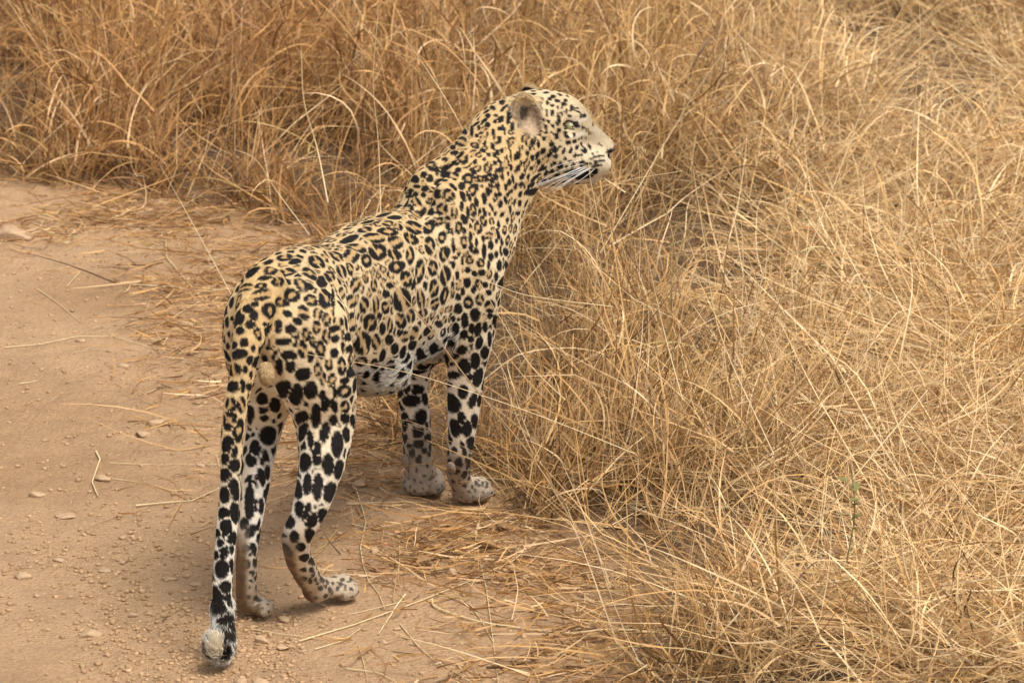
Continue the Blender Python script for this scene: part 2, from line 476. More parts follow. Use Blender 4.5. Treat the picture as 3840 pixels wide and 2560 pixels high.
def flow_and_region(P):
    """blended hair direction and per-tag weights at points"""
    D=np.zeros_like(P); W={}
    for p in PR:
        if p['neg']: continue
        lo,hi=prim_box(p,.05)
        s=np.where(np.all((P>lo)&(P<hi),axis=1))[0]
        if not len(s): continue
        Q=P[s]
        if p['t']=='g':
            v=np.full(len(s),.3); dv=np.zeros((len(s),3))
            for i in range(len(p['P'])-1):
                a,b=p['P'][i],p['P'][i+1]
                e=cap_eval(Q,a,b,p['R'][i],p['R'][i+1],p['ax'],p['s'])
                m=e<v; v[m]=e[m]; dv[m]=(b-a)/(np.linalg.norm(b-a)+1e-9)*p['rev']
        else:
            v=prim_eval(p,Q); dv=p['hd']/np.linalg.norm(p['hd'])
        w=np.exp(-np.maximum(v,0)/.012)
        D[s]+=w[:,None]*dv
        wt=W.setdefault(p['tag'],np.zeros(len(P))); wt[s]=np.maximum(wt[s],w)
    return D,W


h_grid = .0042
G_, lo_ = grid_sdf(h_grid); G_ += .003
LV, LF = surface_nets(G_, lo_, h_grid)
GN = grad(LV)
LV = LV - GN * (eval_pts(LV) + .003)[:, None] * .8
LV[:, 2] = np.maximum(LV[:, 2], -.002)
GN = grad(LV)
LV += GN * (.0012 * noise(LV, 45, 77, 2))[:, None]
# ------------------------------------------------------------------ leopard: coat
from mathutils.bvhtree import BVHTree
bvh = BVHTree.FromPolygons(LV.tolist(), LF.tolist())
def cast(sx, sy):
    a = np.array(PX(sx, sy, 6.0)); o = Vector((0, 0, CAMH)); d = (Vector(a) - o).normalized()
    h, n, i, t = bvh.ray_cast(o, d)
    return (np.array(h), np.array(n)) if h is not None else None

LD, LW = flow_and_region(LV)
def W(k, Wt=None):
    return (Wt if Wt is not None else LW).get(k, np.zeros(len(LV)))

# folds and muscle edges of the skin
def crease(px, amp, wid):
    global LV
    Q = [cast(x, y) for x, y in px]; Q = np.array([q[0] for q in Q if q is not None])
    if len(Q) < 2: return
    d = np.full(len(LV), 9.)
    for a_, b_ in zip(Q[:-1], Q[1:]):
        ab = b_ - a_; t = np.clip(((LV - a_) @ ab) / (ab @ ab + 1e-12), 0, 1)
        d = np.minimum(d, np.linalg.norm(LV - a_ - t[:, None] * ab, axis=1))
    LV = LV - GN * (amp * np.exp(-(d / wid) ** 2))[:, None]
for px_, amp_, wid_ in [
    ([(1255, 1120), (1262, 1200), (1285, 1290), (1318, 1370), (1340, 1430)], .007, .009),
    ([(1300, 1180), (1330, 1260), (1365, 1350)], -.004, .018),
    ([(1575, 790), (1605, 735), (1625, 680), (1665, 620)], .016, .013), ([(1665, 745), (1700, 800)], -.007, .02), ([(1545, 700), (1580, 655)], -.005, .018),
    ([(1665, 720), (1735, 880), (1800, 1010)], -.006, .022),
    ([(1640, 850), (1680, 980), (1690, 1100), (1672, 1210)], .006, .018),
    ([(1820, 760), (1800, 860), (1835, 960)], .005, .02),
    ([(1700, 1180), (1690, 1260), (1672, 1330)], .005, .010),
    ([(1190, 1000), (1230, 1080), (1250, 1130)], .005, .018),
    ([(1060, 1050), (1160, 1090), (1200, 1200)], -.005, .030),
    ([(1480, 900), (1500, 1040), (1480, 1180)], .003, .016), ([(1420, 920), (1435, 1060), (1420, 1200)], .003, .016), ([(1545, 900), (1565, 1040), (1560, 1180)], .003, .016),
    ([(1895, 430), (1925, 530), (1935, 640), (1930, 730)], .005, .018),
    ([(2030, 560), (2110, 600), (2140, 640)], -.003, .018),
    ([(1040, 1400), (1065, 1500), (1085, 1600)], .004, .012),
    ([(1110, 1890), (1095, 1960)], .004, .010)]:
    crease(px_, amp_, wid_)
fn_ = np.cross(LV[LF[:, 2]] - LV[LF[:, 0]], LV[LF[:, 3]] - LV[LF[:, 1]])
vn_ = np.zeros_like(LV)
for k_ in range(4): np.add.at(vn_, LF[:, k_], fn_)
vn_ /= np.linalg.norm(vn_, axis=1)[:, None] + 1e-12
if (vn_ * GN).sum() < 0: vn_ = -vn_
GN = vn_
bvh = BVHTree.FromPolygons(LV.tolist(), LF.tolist())
# hand-read face and throat markings: x, y, length, width, angle in an enlarged crop of the head (2.24 px per photo px)
FACE = [(410,295,50,35,20),(330,345,50,35,-20),(290,410,45,35,0),(265,340,60,40,30),(500,237,70,28,5),(500,287,55,20,5),(600,237,60,22,0),(675,230,40,14,0),(430,345,70,22,45),(360,408,22,28,90),(350,462,32,30,0),(290,487,38,48,90),(155,540,28,80,0),(195,580,35,35,0),(195,480,50,18,30),(215,510,25,45,0),(85,540,45,45,0),(390,520,25,35,0),(425,530,70,18,-75),(340,570,28,80,10),(285,565,30,38,0),(265,650,30,50,0),(300,738,35,32,0),(410,705,34,32,0),(330,670,26,60,20),
(745,272,35,22,-30),(790,305,24,40,10),(810,272,30,22,-20),(835,327,24,26,0),(875,288,40,22,-15),(930,315,42,32,-30),(875,345,18,24,0),(912,345,14,20,0),(950,375,26,32,0),(832,387,24,44,0),(783,370,16,26,0),(785,402,16,28,0),(885,412,26,40,10),(908,402,20,34,0),(965,412,45,14,-5),(990,362,30,30,0),(995,335,30,22,0),(1035,350,40,10,-10),(1040,375,50,12,-20),(1075,415,14,26,0),(1105,410,22,26,0),(1150,415,20,12,0),(883,465,40,62,-15),(735,345,18,50,10),(737,430,12,16,0),(800,463,22,26,0),(757,448,16,20,0),(723,490,16,24,0),(777,503,28,28,0),(838,500,32,26,0),(705,530,16,24,0),(885,535,36,32,0),(780,552,24,32,0),(822,552,14,18,0),(845,570,12,16,0),(868,588,42,52,-10),(763,602,42,44,0),(943,553,34,28,0),(955,588,40,26,-20),(905,625,18,12,0),(965,642,52,34,15),(1020,628,30,20,20),(1015,575,14,28,0),(1055,610,16,16,0),(1078,600,12,16,0),(1110,600,14,12,0),(715,652,28,54,5),(687,590,14,30,5),(825,648,44,46,0),(897,672,32,26,0),(645,685,22,32,0),(612,650,18,22,0),(680,692,12,14,0),(752,713,36,60,-30),(808,740,38,54,-30),(925,712,22,46,-25),(987,703,26,46,-10),(1040,675,26,36,-30),(1075,655,16,40,10),(1128,665,16,26,0),(1155,665,12,16,0),(1150,690,14,18,0),(862,752,42,34,35),(1022,750,22,32,-10),(1050,742,24,18,20),(1075,735,20,18,20),(940,774,28,24,0),(665,768,32,50,0),(623,730,24,46,5),(717,800,34,46,-20),(580,680,16,34,5),(557,695,14,34,10),(905,797,16,14,0),(978,797,30,18,-10),(840,818,52,22,30),(952,840,20,18,0),(570,805,18,32,5),(602,873,16,36,5),(657,857,36,38,-30),(745,860,72,28,25),(825,880,42,24,25),(880,875,24,14,10),(870,912,52,20,20),(630,925,20,36,-20),(690,930,92,24,42),(760,960,46,28,20),(655,995,72,36,40),(670,1050,108,54,20),(570,990,28,52,-20),(565,1070,30,48,-30),(515,1135,18,48,-10),(490,1045,18,32,0),(500,945,18,62,5),(545,1230,38,30,50),(478,1200,20,52,5),(440,1120,24,60,15),(485,850,20,50,5),(445,765,22,34,5),(485,760,16,60,5),(410,920,24,60,15),(360,875,28,30,0),(440,1010,20,50,10),(390,1070,34,40,10),(350,1120,36,36,0),(320,1180,26,60,30),(300,1240,24,30,0),
(1155,770,30,16,10),(1195,760,28,16,5),(1230,748,26,14,5),(1258,748,16,12,0),(1140,812,64,18,12),(1190,803,42,20,10),(1235,795,38,18,10),(1265,792,26,12,5),(1190,835,42,18,15),(1215,830,32,16,10),(1240,830,22,12,5),(1200,722,16,14,0),(1165,732,22,14,0),(1225,652,18,10,-15),(1248,662,18,10,-10),
(1100,905,160,64,14),(1180,885,80,50,18),(1010,912,100,26,15),(985,880,90,22,12),(1050,880,90,34,14),
(1045,500,86,26,-12),(1000,462,90,12,-12),(1325,712,70,22,22),(1130,540,60,22,-50),
(470,410,44,150,-10),(495,500,28,70,-5),(1318,722,60,30,20),(1302,745,26,40,10),(1270,800,14,60,10),(960,505,60,14,15),(940,488,24,30,0),(985,518,60,10,-20),(1090,512,60,20,-20),(930,480,40,12,-10)]
S_hr = []
S_c, S_n, S_t1, S_t2, S_M, S_kind, S_T = [], [], [], [], [], [], []
def screen_spot(sx, sy, L, Wd, ang, kind=2):
    """the tangent-plane ellipse that a marking of this outline has where it lies on the skin"""
    r = cast(sx, sy)
    if r is None: return
    c, n = r
    t1 = np.cross(n, UP); t1 /= np.linalg.norm(t1) + 1e-9; t2 = np.cross(n, t1)
    v = c - np.array([0, 0, CAMH]); cs, sn = math.cos(PITCH), math.sin(PITCH)
    zc = v[1] * cs - v[2] * sn
    right = np.array([1, 0, 0]); upv = np.array([0, sn, cs]); fw = np.array([0, cs, -sn])
    # derivative of the view position (in photo px) along t1, t2
    J = np.array([[(right @ t - (v @ right) / zc * (fw @ t)) / zc / FOCK, (upv @ t - (v @ upv) / zc * (fw @ t)) / zc / FOCK] for t in (t1, t2)]).T
    a = math.radians(ang); Rm = np.array([[math.cos(a), math.sin(a)], [-math.sin(a), math.cos(a)]])
    E = Rm.T @ np.diag([(2 / L) ** 2, (2 / Wd) ** 2]) @ Rm
    M = J.T @ E @ J
    hr = 1 / math.sqrt(math.sqrt(max(np.linalg.det(M), 1e-6)))
    for q, hq in zip(S_c, S_hr):
        if abs(q[0] - c[0]) < .02 and np.linalg.norm(q - c) < .9 * min(hr, hq): return
    S_hr.append(hr)
    S_c.append(c); S_n.append(n); S_t1.append(t1); S_t2.append(t2); S_M.append(M); S_kind.append(kind); S_T.append(1.0)
for f in FACE:
    sc_ = 1.12 + .35 * sstep(40, 12, min(f[2], f[3]))
    screen_spot(1700 + f[0] / 2.24, 250 + f[1] / 2.24, f[2] / 2.24 * sc_, f[3] / 2.24 * sc_, f[4], 3 if len(f) > 5 else 2)
# hand-read coat markings, each x, y, width, height, turn, 1 for an open rosette; in enlarged crops of the flank, haunch, legs and tail
HAUNCH = [(720,125,110,50,8,1),(800,155,90,40,5),(960,160,130,90,-20,1),(625,210,100,60,15,1),(740,235,120,60,5,1),(580,275,110,36,12),(675,305,100,65,10,1),(905,240,120,70,-30,1),(545,335,90,45,12,1),(420,350,120,40,30,1),(550,400,150,80,10,1),(770,405,120,95,-15,1),(840,320,120,70,-38,1),(905,335,60,40,-45),(915,440,100,80,-30,1),(690,455,90,70,-10,1),(615,520,90,110,0,1),(500,470,70,40,20),(450,500,80,60,20),(740,540,70,50,-15),(815,595,70,55,-10),(860,530,80,110,20,1),(965,535,70,80,0,1),(495,555,60,70,0),(470,620,80,60,-15),(390,665,60,60,20),(575,615,30,30,0),(525,690,50,100,15,1),(600,660,24,90,-30),(675,615,60,60,0),(670,665,50,40,0),(765,655,80,70,0),(710,745,120,54,5),(420,750,60,70,0),(380,835,120,70,10),(345,770,40,60,-10),(490,795,34,50,0),(470,880,50,70,-10),(515,890,40,90,-25),(880,690,70,90,10,1),(925,745,50,90,10,1),(955,640,60,100,0,1),(1030,580,60,100,5,1),(1025,710,60,110,0,1),(1100,720,50,60,0),(1085,650,40,50,0),(850,800,60,130,0,1),(985,800,70,130,0,1),(910,860,50,80,0),(750,850,115,75,0),(765,925,75,90,10),(680,930,54,115,5),(855,985,115,90,20),(965,950,60,110,0,1),(1000,1020,50,100,0,1),(1045,915,60,80,0,1),(1085,830,60,70,0),(1065,1030,60,110,-15,1),(1145,925,70,130,0,1),(1165,1030,70,50,20),(1160,1110,105,90,0,1),(1088,1110,28,110,5),(700,1100,105,115,0),(800,1140,105,150,-10),(910,1105,95,130,0),(950,1290,75,165,0),(1000,1140,50,70,0),(1020,1210,60,100,-10),(1085,1215,50,100,10),(1080,1320,60,80,0),(1165,1225,70,90,0,1),(1165,1310,65,80,0),(1250,1190,50,130,5,1),(840,1310,95,95,0),(755,1290,60,130,-20),(850,1400,60,150,-10),(910,1470,44,140,5),(1015,1410,70,150,-10),(1110,1500,90,180,0),(1175,1430,50,110,10),(1225,1330,40,100,10),(955,1540,70,120,0),(1225,960,50,110,-10),(1240,1060,26,110,0),
(345,950,85,95,0,1),(335,1075,95,80,0),(430,950,36,60,0),(475,990,24,60,0),(410,1070,40,100,0),(465,1080,40,60,0),(320,1210,75,110,0,1),(405,1210,60,120,0,1),(310,1320,100,150,0,1),(385,1400,80,170,-10,1),(300,1500,90,130,-10),(350,1550,50,100,0),(295,600,28,80,0),(330,575,24,34,0),(310,690,24,44,0),(300,780,30,50,0),(470,1270,50,150,0),(555,1165,80,85,0),(650,1210,80,90,0),(570,1310,60,50,0),(600,1435,125,130,0),(640,1330,24,30,0),(490,1430,30,30,0),(500,1530,80,120,0),(515,1385,24,24,0),(670,1540,40,80,20),
(1100,115,120,60,-25,1),(1250,60,150,60,-15,1),(1210,115,105,110,-25,1),(1055,260,80,80,-20,1),(990,310,60,90,20),(1140,230,60,110,20,1),(1200,205,50,110,10,1),(1240,330,70,110,-10,1),(1025,420,70,140,15,1),(1140,390,50,90,0,1),(1075,400,24,90,0),(1070,500,30,120,0,1),(1210,450,80,90,0,1),(1225,600,110,130,0,1),(1140,600,30,60,0),(1190,710,50,60,0),(1150,680,24,50,0),(1145,790,30,90,0),(1205,800,50,60,0)]
FLANK = [(215,385,130,40,15),(330,315,110,38,12,1),(265,445,130,60,-10,1),(350,260,100,20,15),(470,205,110,24,18),(500,270,90,40,0,1),(550,225,110,36,5),(570,145,80,24,10),(400,375,150,70,-10,1),(500,330,140,60,-8,1),(570,295,80,50,-10,1),(420,480,130,110,-35,1),(550,410,120,90,-20,1),(345,540,70,100,15,1),(640,165,90,70,-5,1),(710,210,110,60,0,1),(690,300,130,90,-30,1),(800,300,80,80,-40,1),(700,110,70,60,0,1),(765,165,34,30,0),(815,185,50,60,-30),(895,165,80,90,-35,1),(875,255,50,70,-30,1),(945,60,90,100,20,1),(660,385,120,70,-35,1),(810,430,80,130,0,1),(895,375,60,90,-20,1),(540,500,100,70,-35,1),(560,590,100,90,-10,1),(665,505,60,130,0,1),(735,620,70,170,-5,1),(830,600,70,110,0,1),(905,500,60,110,0,1),(920,655,50,140,0,1),(640,680,90,120,20,1),(520,725,54,50,30),(485,790,60,60,-20),(605,830,135,170,0,1),(480,890,60,90,10,1),(690,715,30,90,-10),(745,830,60,150,10,1),(840,750,70,130,0,1),(920,800,50,130,-10,1),(975,760,34,120,0,1),(845,860,60,90,-20,1),(670,950,50,100,0,1),(760,930,50,70,-30,1),(325,870,60,110,0,1),(395,725,50,90,0,1),(415,870,50,130,0,1),(370,1000,100,120,0,1),(435,950,40,50,0),(460,1045,50,90,0),(515,1020,40,110,0,1),(595,985,70,110,0,1),(590,1075,54,60,0),(315,1150,100,160,0,1),(410,1140,60,110,0,1),(510,1125,64,74,0),(625,1100,60,80,-25,1),(690,1080,60,110,-20,1),(550,1190,60,80,0),(460,1240,40,90,-20),(310,1290,90,70,0,1),(400,1300,60,70,-10,1),(345,1380,44,64,0),(420,1380,50,84,0),(610,1210,40,90,-15),(680,1160,50,80,-30),(520,1300,70,60,20,1),(835,1180,70,80,0),(735,1225,64,74,0),(790,1060,40,80,-30),(880,1010,50,50,0),
(1050,70,36,90,20),(1095,70,30,80,20),(1125,170,50,90,15,1),(1040,140,30,70,0),(985,190,50,90,0,1),(1085,190,30,90,5),(1060,240,40,80,25),(1200,250,50,80,20,1),(1160,300,60,90,10,1),(1210,190,30,70,20),(1020,300,50,90,-5,1),(1060,330,26,60,0),(1105,370,30,90,0),(1060,405,50,100,0,1),(1110,445,36,60,0),(1145,475,44,50,0),(1150,410,24,60,0),(1200,380,30,50,0),(1205,480,32,110,0),(1245,360,60,50,10,1),(1255,430,40,60,0),(1310,350,24,90,15),(1335,400,24,70,15),(1297,400,24,40,0),(940,300,30,80,0),(970,330,20,60,0),(980,430,30,110,5),(1100,540,54,64,0,1),(1045,540,22,70,0),(1185,560,54,64,0,1),(1255,515,40,60,0),(1295,500,30,50,0),(1320,580,40,80,0),(1365,480,40,60,10),(1370,590,30,90,0),(1190,630,56,50,0),(1085,610,44,42,0),(1135,640,38,50,0),(1240,570,24,70,0),(1295,660,30,70,0),(1340,700,30,90,-10),(1080,705,54,74,0),(1165,710,50,60,0,1),(1130,755,40,50,0),(1010,650,30,70,0),(1015,810,46,46,0),(1050,770,30,60,0),(1090,850,70,90,0,1),(1175,830,60,84,0,1),(1240,780,46,46,0),(1215,720,40,50,0),(1250,880,80,90,0,1),(1250,950,42,42,0),(1015,895,60,74,0),(1065,985,52,105,0),(1140,940,72,92,0),(1160,1050,50,110,-10),(1115,1040,40,80,0),(1215,1030,38,74,0),(1000,1040,50,80,0),(980,970,30,50,0),(1020,975,24,24,0),(1290,990,20,90,-10),(1215,1220,64,94,0),(1055,1085,64,64,0),(1110,1120,44,54,0),(1170,1150,54,100,-15),(1250,1120,30,110,0),(1040,1200,84,64,10),(1060,1320,94,115,0),(1140,1280,74,115,0),(985,1245,74,48,0),(970,1300,40,30,0),(975,1385,104,56,0),(1165,1400,72,135,-20),(1100,1400,50,60,0),(1215,1390,42,120,-10),(965,1140,64,64,0),
(60,190,70,60,20,1),(110,110,80,60,20,1),(640,30,60,50,0,1),(700,55,50,40,0),(860,50,60,60,0),(610,30,60,40,0),(820,20,60,40,0,1),(760,60,40,40,0)]
FORELEG = [(900,155,120,80,0),(1070,190,60,70,30),(1160,170,90,150,-20),(1230,170,50,160,-5),(890,420,120,200,25),(1010,310,105,130,0),(1110,390,80,160,-20),(1180,390,50,130,-10),(860,240,54,50,0),(995,570,80,130,10),(1050,670,95,155,0),(930,660,100,170,20),(1130,600,64,140,0),(1095,820,74,140,0),(1000,830,44,74,10),(1025,900,44,74,0),(920,880,60,60,0),(1040,980,26,60,0),(1080,1010,22,90,0),(1050,1060,22,40,0),(1070,1155,24,50,0),(975,1190,28,40,0),(1025,1230,36,36,0),(1120,1130,32,20,20),(1155,1135,42,16,10),(1215,1145,60,16,-15),(1135,1200,34,50,0),(1100,1235,24,40,0),(1165,1225,24,40,0),(1200,1210,24,50,0),(1245,1220,30,40,0),
(450,280,130,90,0),(560,290,160,90,0),(500,400,190,115,0),(640,380,60,120,10),(365,290,50,160,0),(600,560,115,150,-15),(430,560,74,90,0),(435,640,50,115,0),(510,600,120,50,0),(375,540,40,180,0),(690,540,50,150,0),(655,640,26,80,0),(575,820,105,84,10),(680,750,60,90,-15),(715,740,30,70,0),(405,760,36,70,0),(630,885,54,54,0),(680,920,40,50,0),(715,885,26,60,0),(480,840,50,50,0),(730,975,22,40,0),(560,120,200,50,5),(620,60,120,60,0),(525,180,70,26,0),(655,195,26,30,0)]
HINDLEG = [(805,60,70,122,0),(888,35,60,92,0),(970,75,82,142,0),(1045,110,60,130,-10),(825,210,62,140,-5),(897,230,72,175,0),(985,265,92,130,-15),(755,240,48,120,0),(770,380,62,104,0),(820,400,60,130,-15),(855,455,90,105,-30),(935,425,60,92,-25),(700,465,76,92,10),(735,570,62,82,0),(850,565,60,92,-15),(655,557,30,24,0),(783,640,62,64,0),(865,605,20,40,0),(810,712,70,50,20),(862,735,28,60,20),(855,795,34,40,0),(913,795,20,50,0),(800,795,40,30,0),(925,858,30,50,20),(962,875,20,40,20),(915,918,34,34,20),(980,930,26,40,0),(880,860,24,30,0),(845,870,30,40,0),(1030,823,40,20,20),(1030,920,26,40,0),(1085,915,26,40,0),(1065,860,34,24,0),(1000,885,24,20,0),(1120,860,20,30,0),(1070,805,24,20,0),(1000,800,34,16,10),(965,840,16,24,0),(440,40,80,90,10),(515,160,50,120,10),(555,130,30,100,0),(470,160,24,40,0),(430,330,70,230,0),(475,350,34,90,0),(510,360,46,100,0),(393,480,64,86,0),(437,530,70,100,-30),(493,490,20,80,-10),(405,650,50,60,0),(463,655,40,90,10),(405,755,60,60,0),(450,815,40,36,0),(433,690,14,30,0),(440,870,24,20,0),(480,990,26,40,0),(515,965,20,40,0),
(260,30,50,90,0),(330,80,80,90,10),(258,145,74,92,0),(258,280,80,110,0),(330,250,70,160,10),(250,410,80,90,0),(265,500,78,150,0),(335,400,60,150,0),(205,540,36,60,0),(320,580,70,90,10),(230,610,50,60,0),(255,670,70,90,-15),(197,690,40,60,0),(310,650,34,70,0),(240,790,100,122,0),(310,770,28,100,0),(178,850,40,120,0),(268,915,84,92,-15),(205,1000,90,190,15),(280,990,60,90,0),(275,1130,100,90,-10),(180,1170,90,60,10),(285,1230,80,110,20),(275,1350,50,90,-20),(110,1300,44,110,15),(240,1300,40,60,-20),(305,1180,30,90,0)]
NECK = [(1210,535,40,30,0),(1270,530,50,50,0,1),(1155,575,40,24,20),(1185,600,40,40,0),(1235,580,34,34,0),(1265,600,34,40,0),(1120,610,30,20,20),(1140,655,40,34,0),(1200,640,40,20,0),(1240,650,40,34,0),(1160,690,40,18,0),(1200,720,50,34,0,1),(1095,690,30,24,20),(1130,750,60,34,0,1),(1265,715,40,34,0,1),(1290,690,30,24,0),(1300,560,24,50,0),(1310,620,50,30,20),(1350,580,60,30,10),(1385,590,50,40,0,1),(1350,680,90,70,0,1),(1320,745,50,60,30,1),(1430,495,60,60,0,1),(1360,540,60,24,20),(1410,555,34,24,0),(1460,600,60,50,0,1),(1425,640,34,40,0),(1395,520,40,24,0),(1340,500,30,20,0),(1390,470,40,24,0),(1420,410,60,50,0,1),(1380,440,30,24,0),(1435,360,30,36,0),(1460,320,36,30,0),(1560,540,50,60,0,1),(1520,600,40,50,0,1),(1490,560,30,40,0),(1550,600,24,40,0),(1580,620,30,50,0),(1480,660,40,60,0,1),(1540,700,24,60,10),(1450,690,26,60,10),(1385,770,30,80,10),(1460,760,24,60,10),(1500,720,24,50,10),(1415,720,24,44,10),(1500,640,20,40,10),(1610,640,22,46,10),(1600,590,22,40,10),(1620,560,20,40,5),(1600,690,20,44,10),(1640,700,20,44,10),(1650,640,18,44,10)]
THROAT = [(215,740,50,40,0,1),(185,800,36,40,0),(155,865,36,30,0),(205,850,50,60,0,1),(290,850,60,90,0,1),(305,905,40,40,0),(350,810,34,34,0),(180,950,60,50,0,1),(230,940,70,50,-40,1),(240,1000,26,30,0),(310,990,28,40,0),(350,1000,30,40,0),(180,660,70,50,-20,1),(260,780,26,30,0),(400,820,20,50,5),(380,780,22,40,5),(420,860,20,44,5),(460,900,16,44,5),(470,680,14,40,5),(480,720,14,40,5),(440,690,14,30,5)]
for f in THROAT: screen_spot(1700 + f[0] / 2.24, 250 + f[1] / 2.24, f[2] / 2.24 * 1.2, f[3] / 2.24 * 1.2, f[4], 3 if len(f) > 5 else 2)
for lst, ox, oy, s_ in ((HAUNCH, 700, 900, 1.96), (FLANK, 1200, 700, 1.96), (FORELEG, 1350, 1350, 2.613), (HINDLEG, 700, 1700, 1.824), (NECK, 675, 225, 1.35)):
    for f in lst:
        k_ = 1.13 if lst is HINDLEG or lst is FORELEG else 1.13
        screen_spot(ox + f[0] / s_, oy + f[1] / s_, f[2] / s_ * k_, f[3] / s_ * k_, f[4], 3 if len(f) > 5 else 2)

n_near = len(S_c)
# the far side of the face carries the mirror image
for i in range(len(FACE)):
    if i >= n_near or S_c[i][0] < hx(1880, 450)[0]: continue
    m = np.array([1, -1, 1.0]); c = S_c[i].copy(); c[1] = 2 * HY - c[1]
    loc, nn, _, dist = bvh.find_nearest(Vector(c))
    if dist > .02 or abs(S_c[i][1] - HY) < .008: continue
    S_c.append(np.array(loc)); S_n.append(np.array(nn)); S_t1.append(S_t1[i] * m); S_t2.append(S_t2[i] * m); S_M.append(S_M[i]); S_kind.append(2); S_T.append(1.0)
n_exp = len(S_c)
EXPC = np.array(S_c)

# spacing of the remaining markings over the skin
TT = LD - (LD * GN).sum(1)[:, None] * GN
TT /= np.linalg.norm(TT, axis=1)[:, None] + 1e-9
wh = np.maximum(W('head'), np.maximum(W('muzzle'), np.maximum(W('jaw'), W('nose'))))
z_ = LV[:, 2]
bodyu = (LV - ORG) @ FW
wl_ = W('leg') * (1 - np.maximum(W('trunk'), W('haunch')) * .5); wt_ = W('tail')
legm = sstep(.35, .28, z_) * (1 - sstep(.3, .7, wt_))
space = np.full(len(LV), .0270)
space = space * (1 - W('haunch')) + .0275 * W('haunch')
space = space * .74
space = np.where(W('shoulder') > .3, .0175, space)
space = np.where(W('neck') > .4, .0165, space)
space = np.where(W('chest') > .4, .0165, space)
space = space * (1 - legm) + .0285 * legm
space = np.where(z_ < .16, .0175 + (.0285 - .0175) * sstep(.09, .16, z_), np.where(legm > 0, space, space))
space = np.where(W('toe') > .3, .0125, space)
space = np.where(wt_ > .5, .0285, space)
space = np.where(wh > .5, .0145, space)
order = rng.permutation(len(LV))
cellS = .03; used = {}
keep = []
near_hand = EXPC
def too_close(p, r):
    k = tuple(np.floor(p / cellS).astype(int))
    for a in (-1, 0, 1):
        for b_ in (-1, 0, 1):
            for c_ in (-1, 0, 1):
                for q, rq in used.get((k[0] + a, k[1] + b_, k[2] + c_), ()):
                    if (p[0] - q[0]) ** 2 + (p[1] - q[1]) ** 2 + (p[2] - q[2]) ** 2 < (.5 * (r + rq)) ** 2: return True
    return False
for i in range(n_exp):
    hm = S_M[i]; hr_ = 1 / math.sqrt(math.sqrt(max(hm[0, 0] * hm[1, 1] - hm[0, 1] ** 2, 1e-6)))   # mean half size
    used.setdefault(tuple(np.floor(EXPC[i] / cellS).astype(int)), []).append((EXPC[i], min(.022, 1.55 * hr_)))
skip = (W('scrotum') > .6) | (W('nose') > .5) | (W('muzzle') > .25)
for i in order:
    if skip[i]: continue
    if too_close(LV[i], space[i]): continue
    keep.append(i)
    used.setdefault(tuple(np.floor(LV[i] / cellS).astype(int)), []).append((LV[i], space[i]))
for i in keep:
    n = GN[i]; t1 = TT[i]; t2 = np.cross(n, t1)
    asp = 1.35 + .35 * rng.random()
    if legm[i] > .5: asp = 1.55
    if wt_[i] > .5: asp = 1.25
    if wh[i] > .5: asp = 1.1
    if LW.get('shoulder', z_ * 0)[i] > .3 or LW['neck'][i] > .4: asp = 1.6
    M = np.diag([1 / asp, asp])
    u = bodyu[i]
    ros = W('trunk')[i] * (1 - legm[i])
    kind = 0                                   # solid
    if wh[i] < .4 and wt_[i] < .5 and legm[i] < .3:
        p = .85 if LW['trunk'][i] > .35 else .5
        if LW['haunch'][i] > .3: p = .45
        if LW['neck'][i] > .5: p = .35
        if z_[i] < .38: p = .1
        if rng.random() < p: kind = 1          # rosette
    elif wt_[i] > .5 and z_[i] > .3 and rng.random() < .5: kind = 1
    T = .70
    if legm[i] > .5: T = .78
    if wt_[i] > .5: T = .72
    if wh[i] > .5: T = .52
    if LW['neck'][i] > .4 or LW.get('chest', z_ * 0)[i] > .4: T = .60
    if z_[i] < .08: T = .42
    if kind == 1: T = .86
    if GN[i][2] < -.3 and z_[i] > .3: T = .46; kind = 0
    S_c.append(LV[i]); S_n.append(n); S_t1.append(t1); S_t2.append(t2); S_M.append(M / space[i] ** 2); S_kind.append(kind); S_T.append(T + .06 * rng.standard_normal())
NS = len(S_c)
print('spots', NS, 'hand', n_exp)
S_c = np.array(S_c); S_n = np.array(S_n); S_t1 = np.array(S_t1); S_t2 = np.array(S_t2); S_M = np.array(S_M); S_kind = np.array(S_kind); S_T = np.array(S_T)
S_ph = rng.random((NS, 2)) * 6.283
S_gap = rng.integers(2, 5, NS)

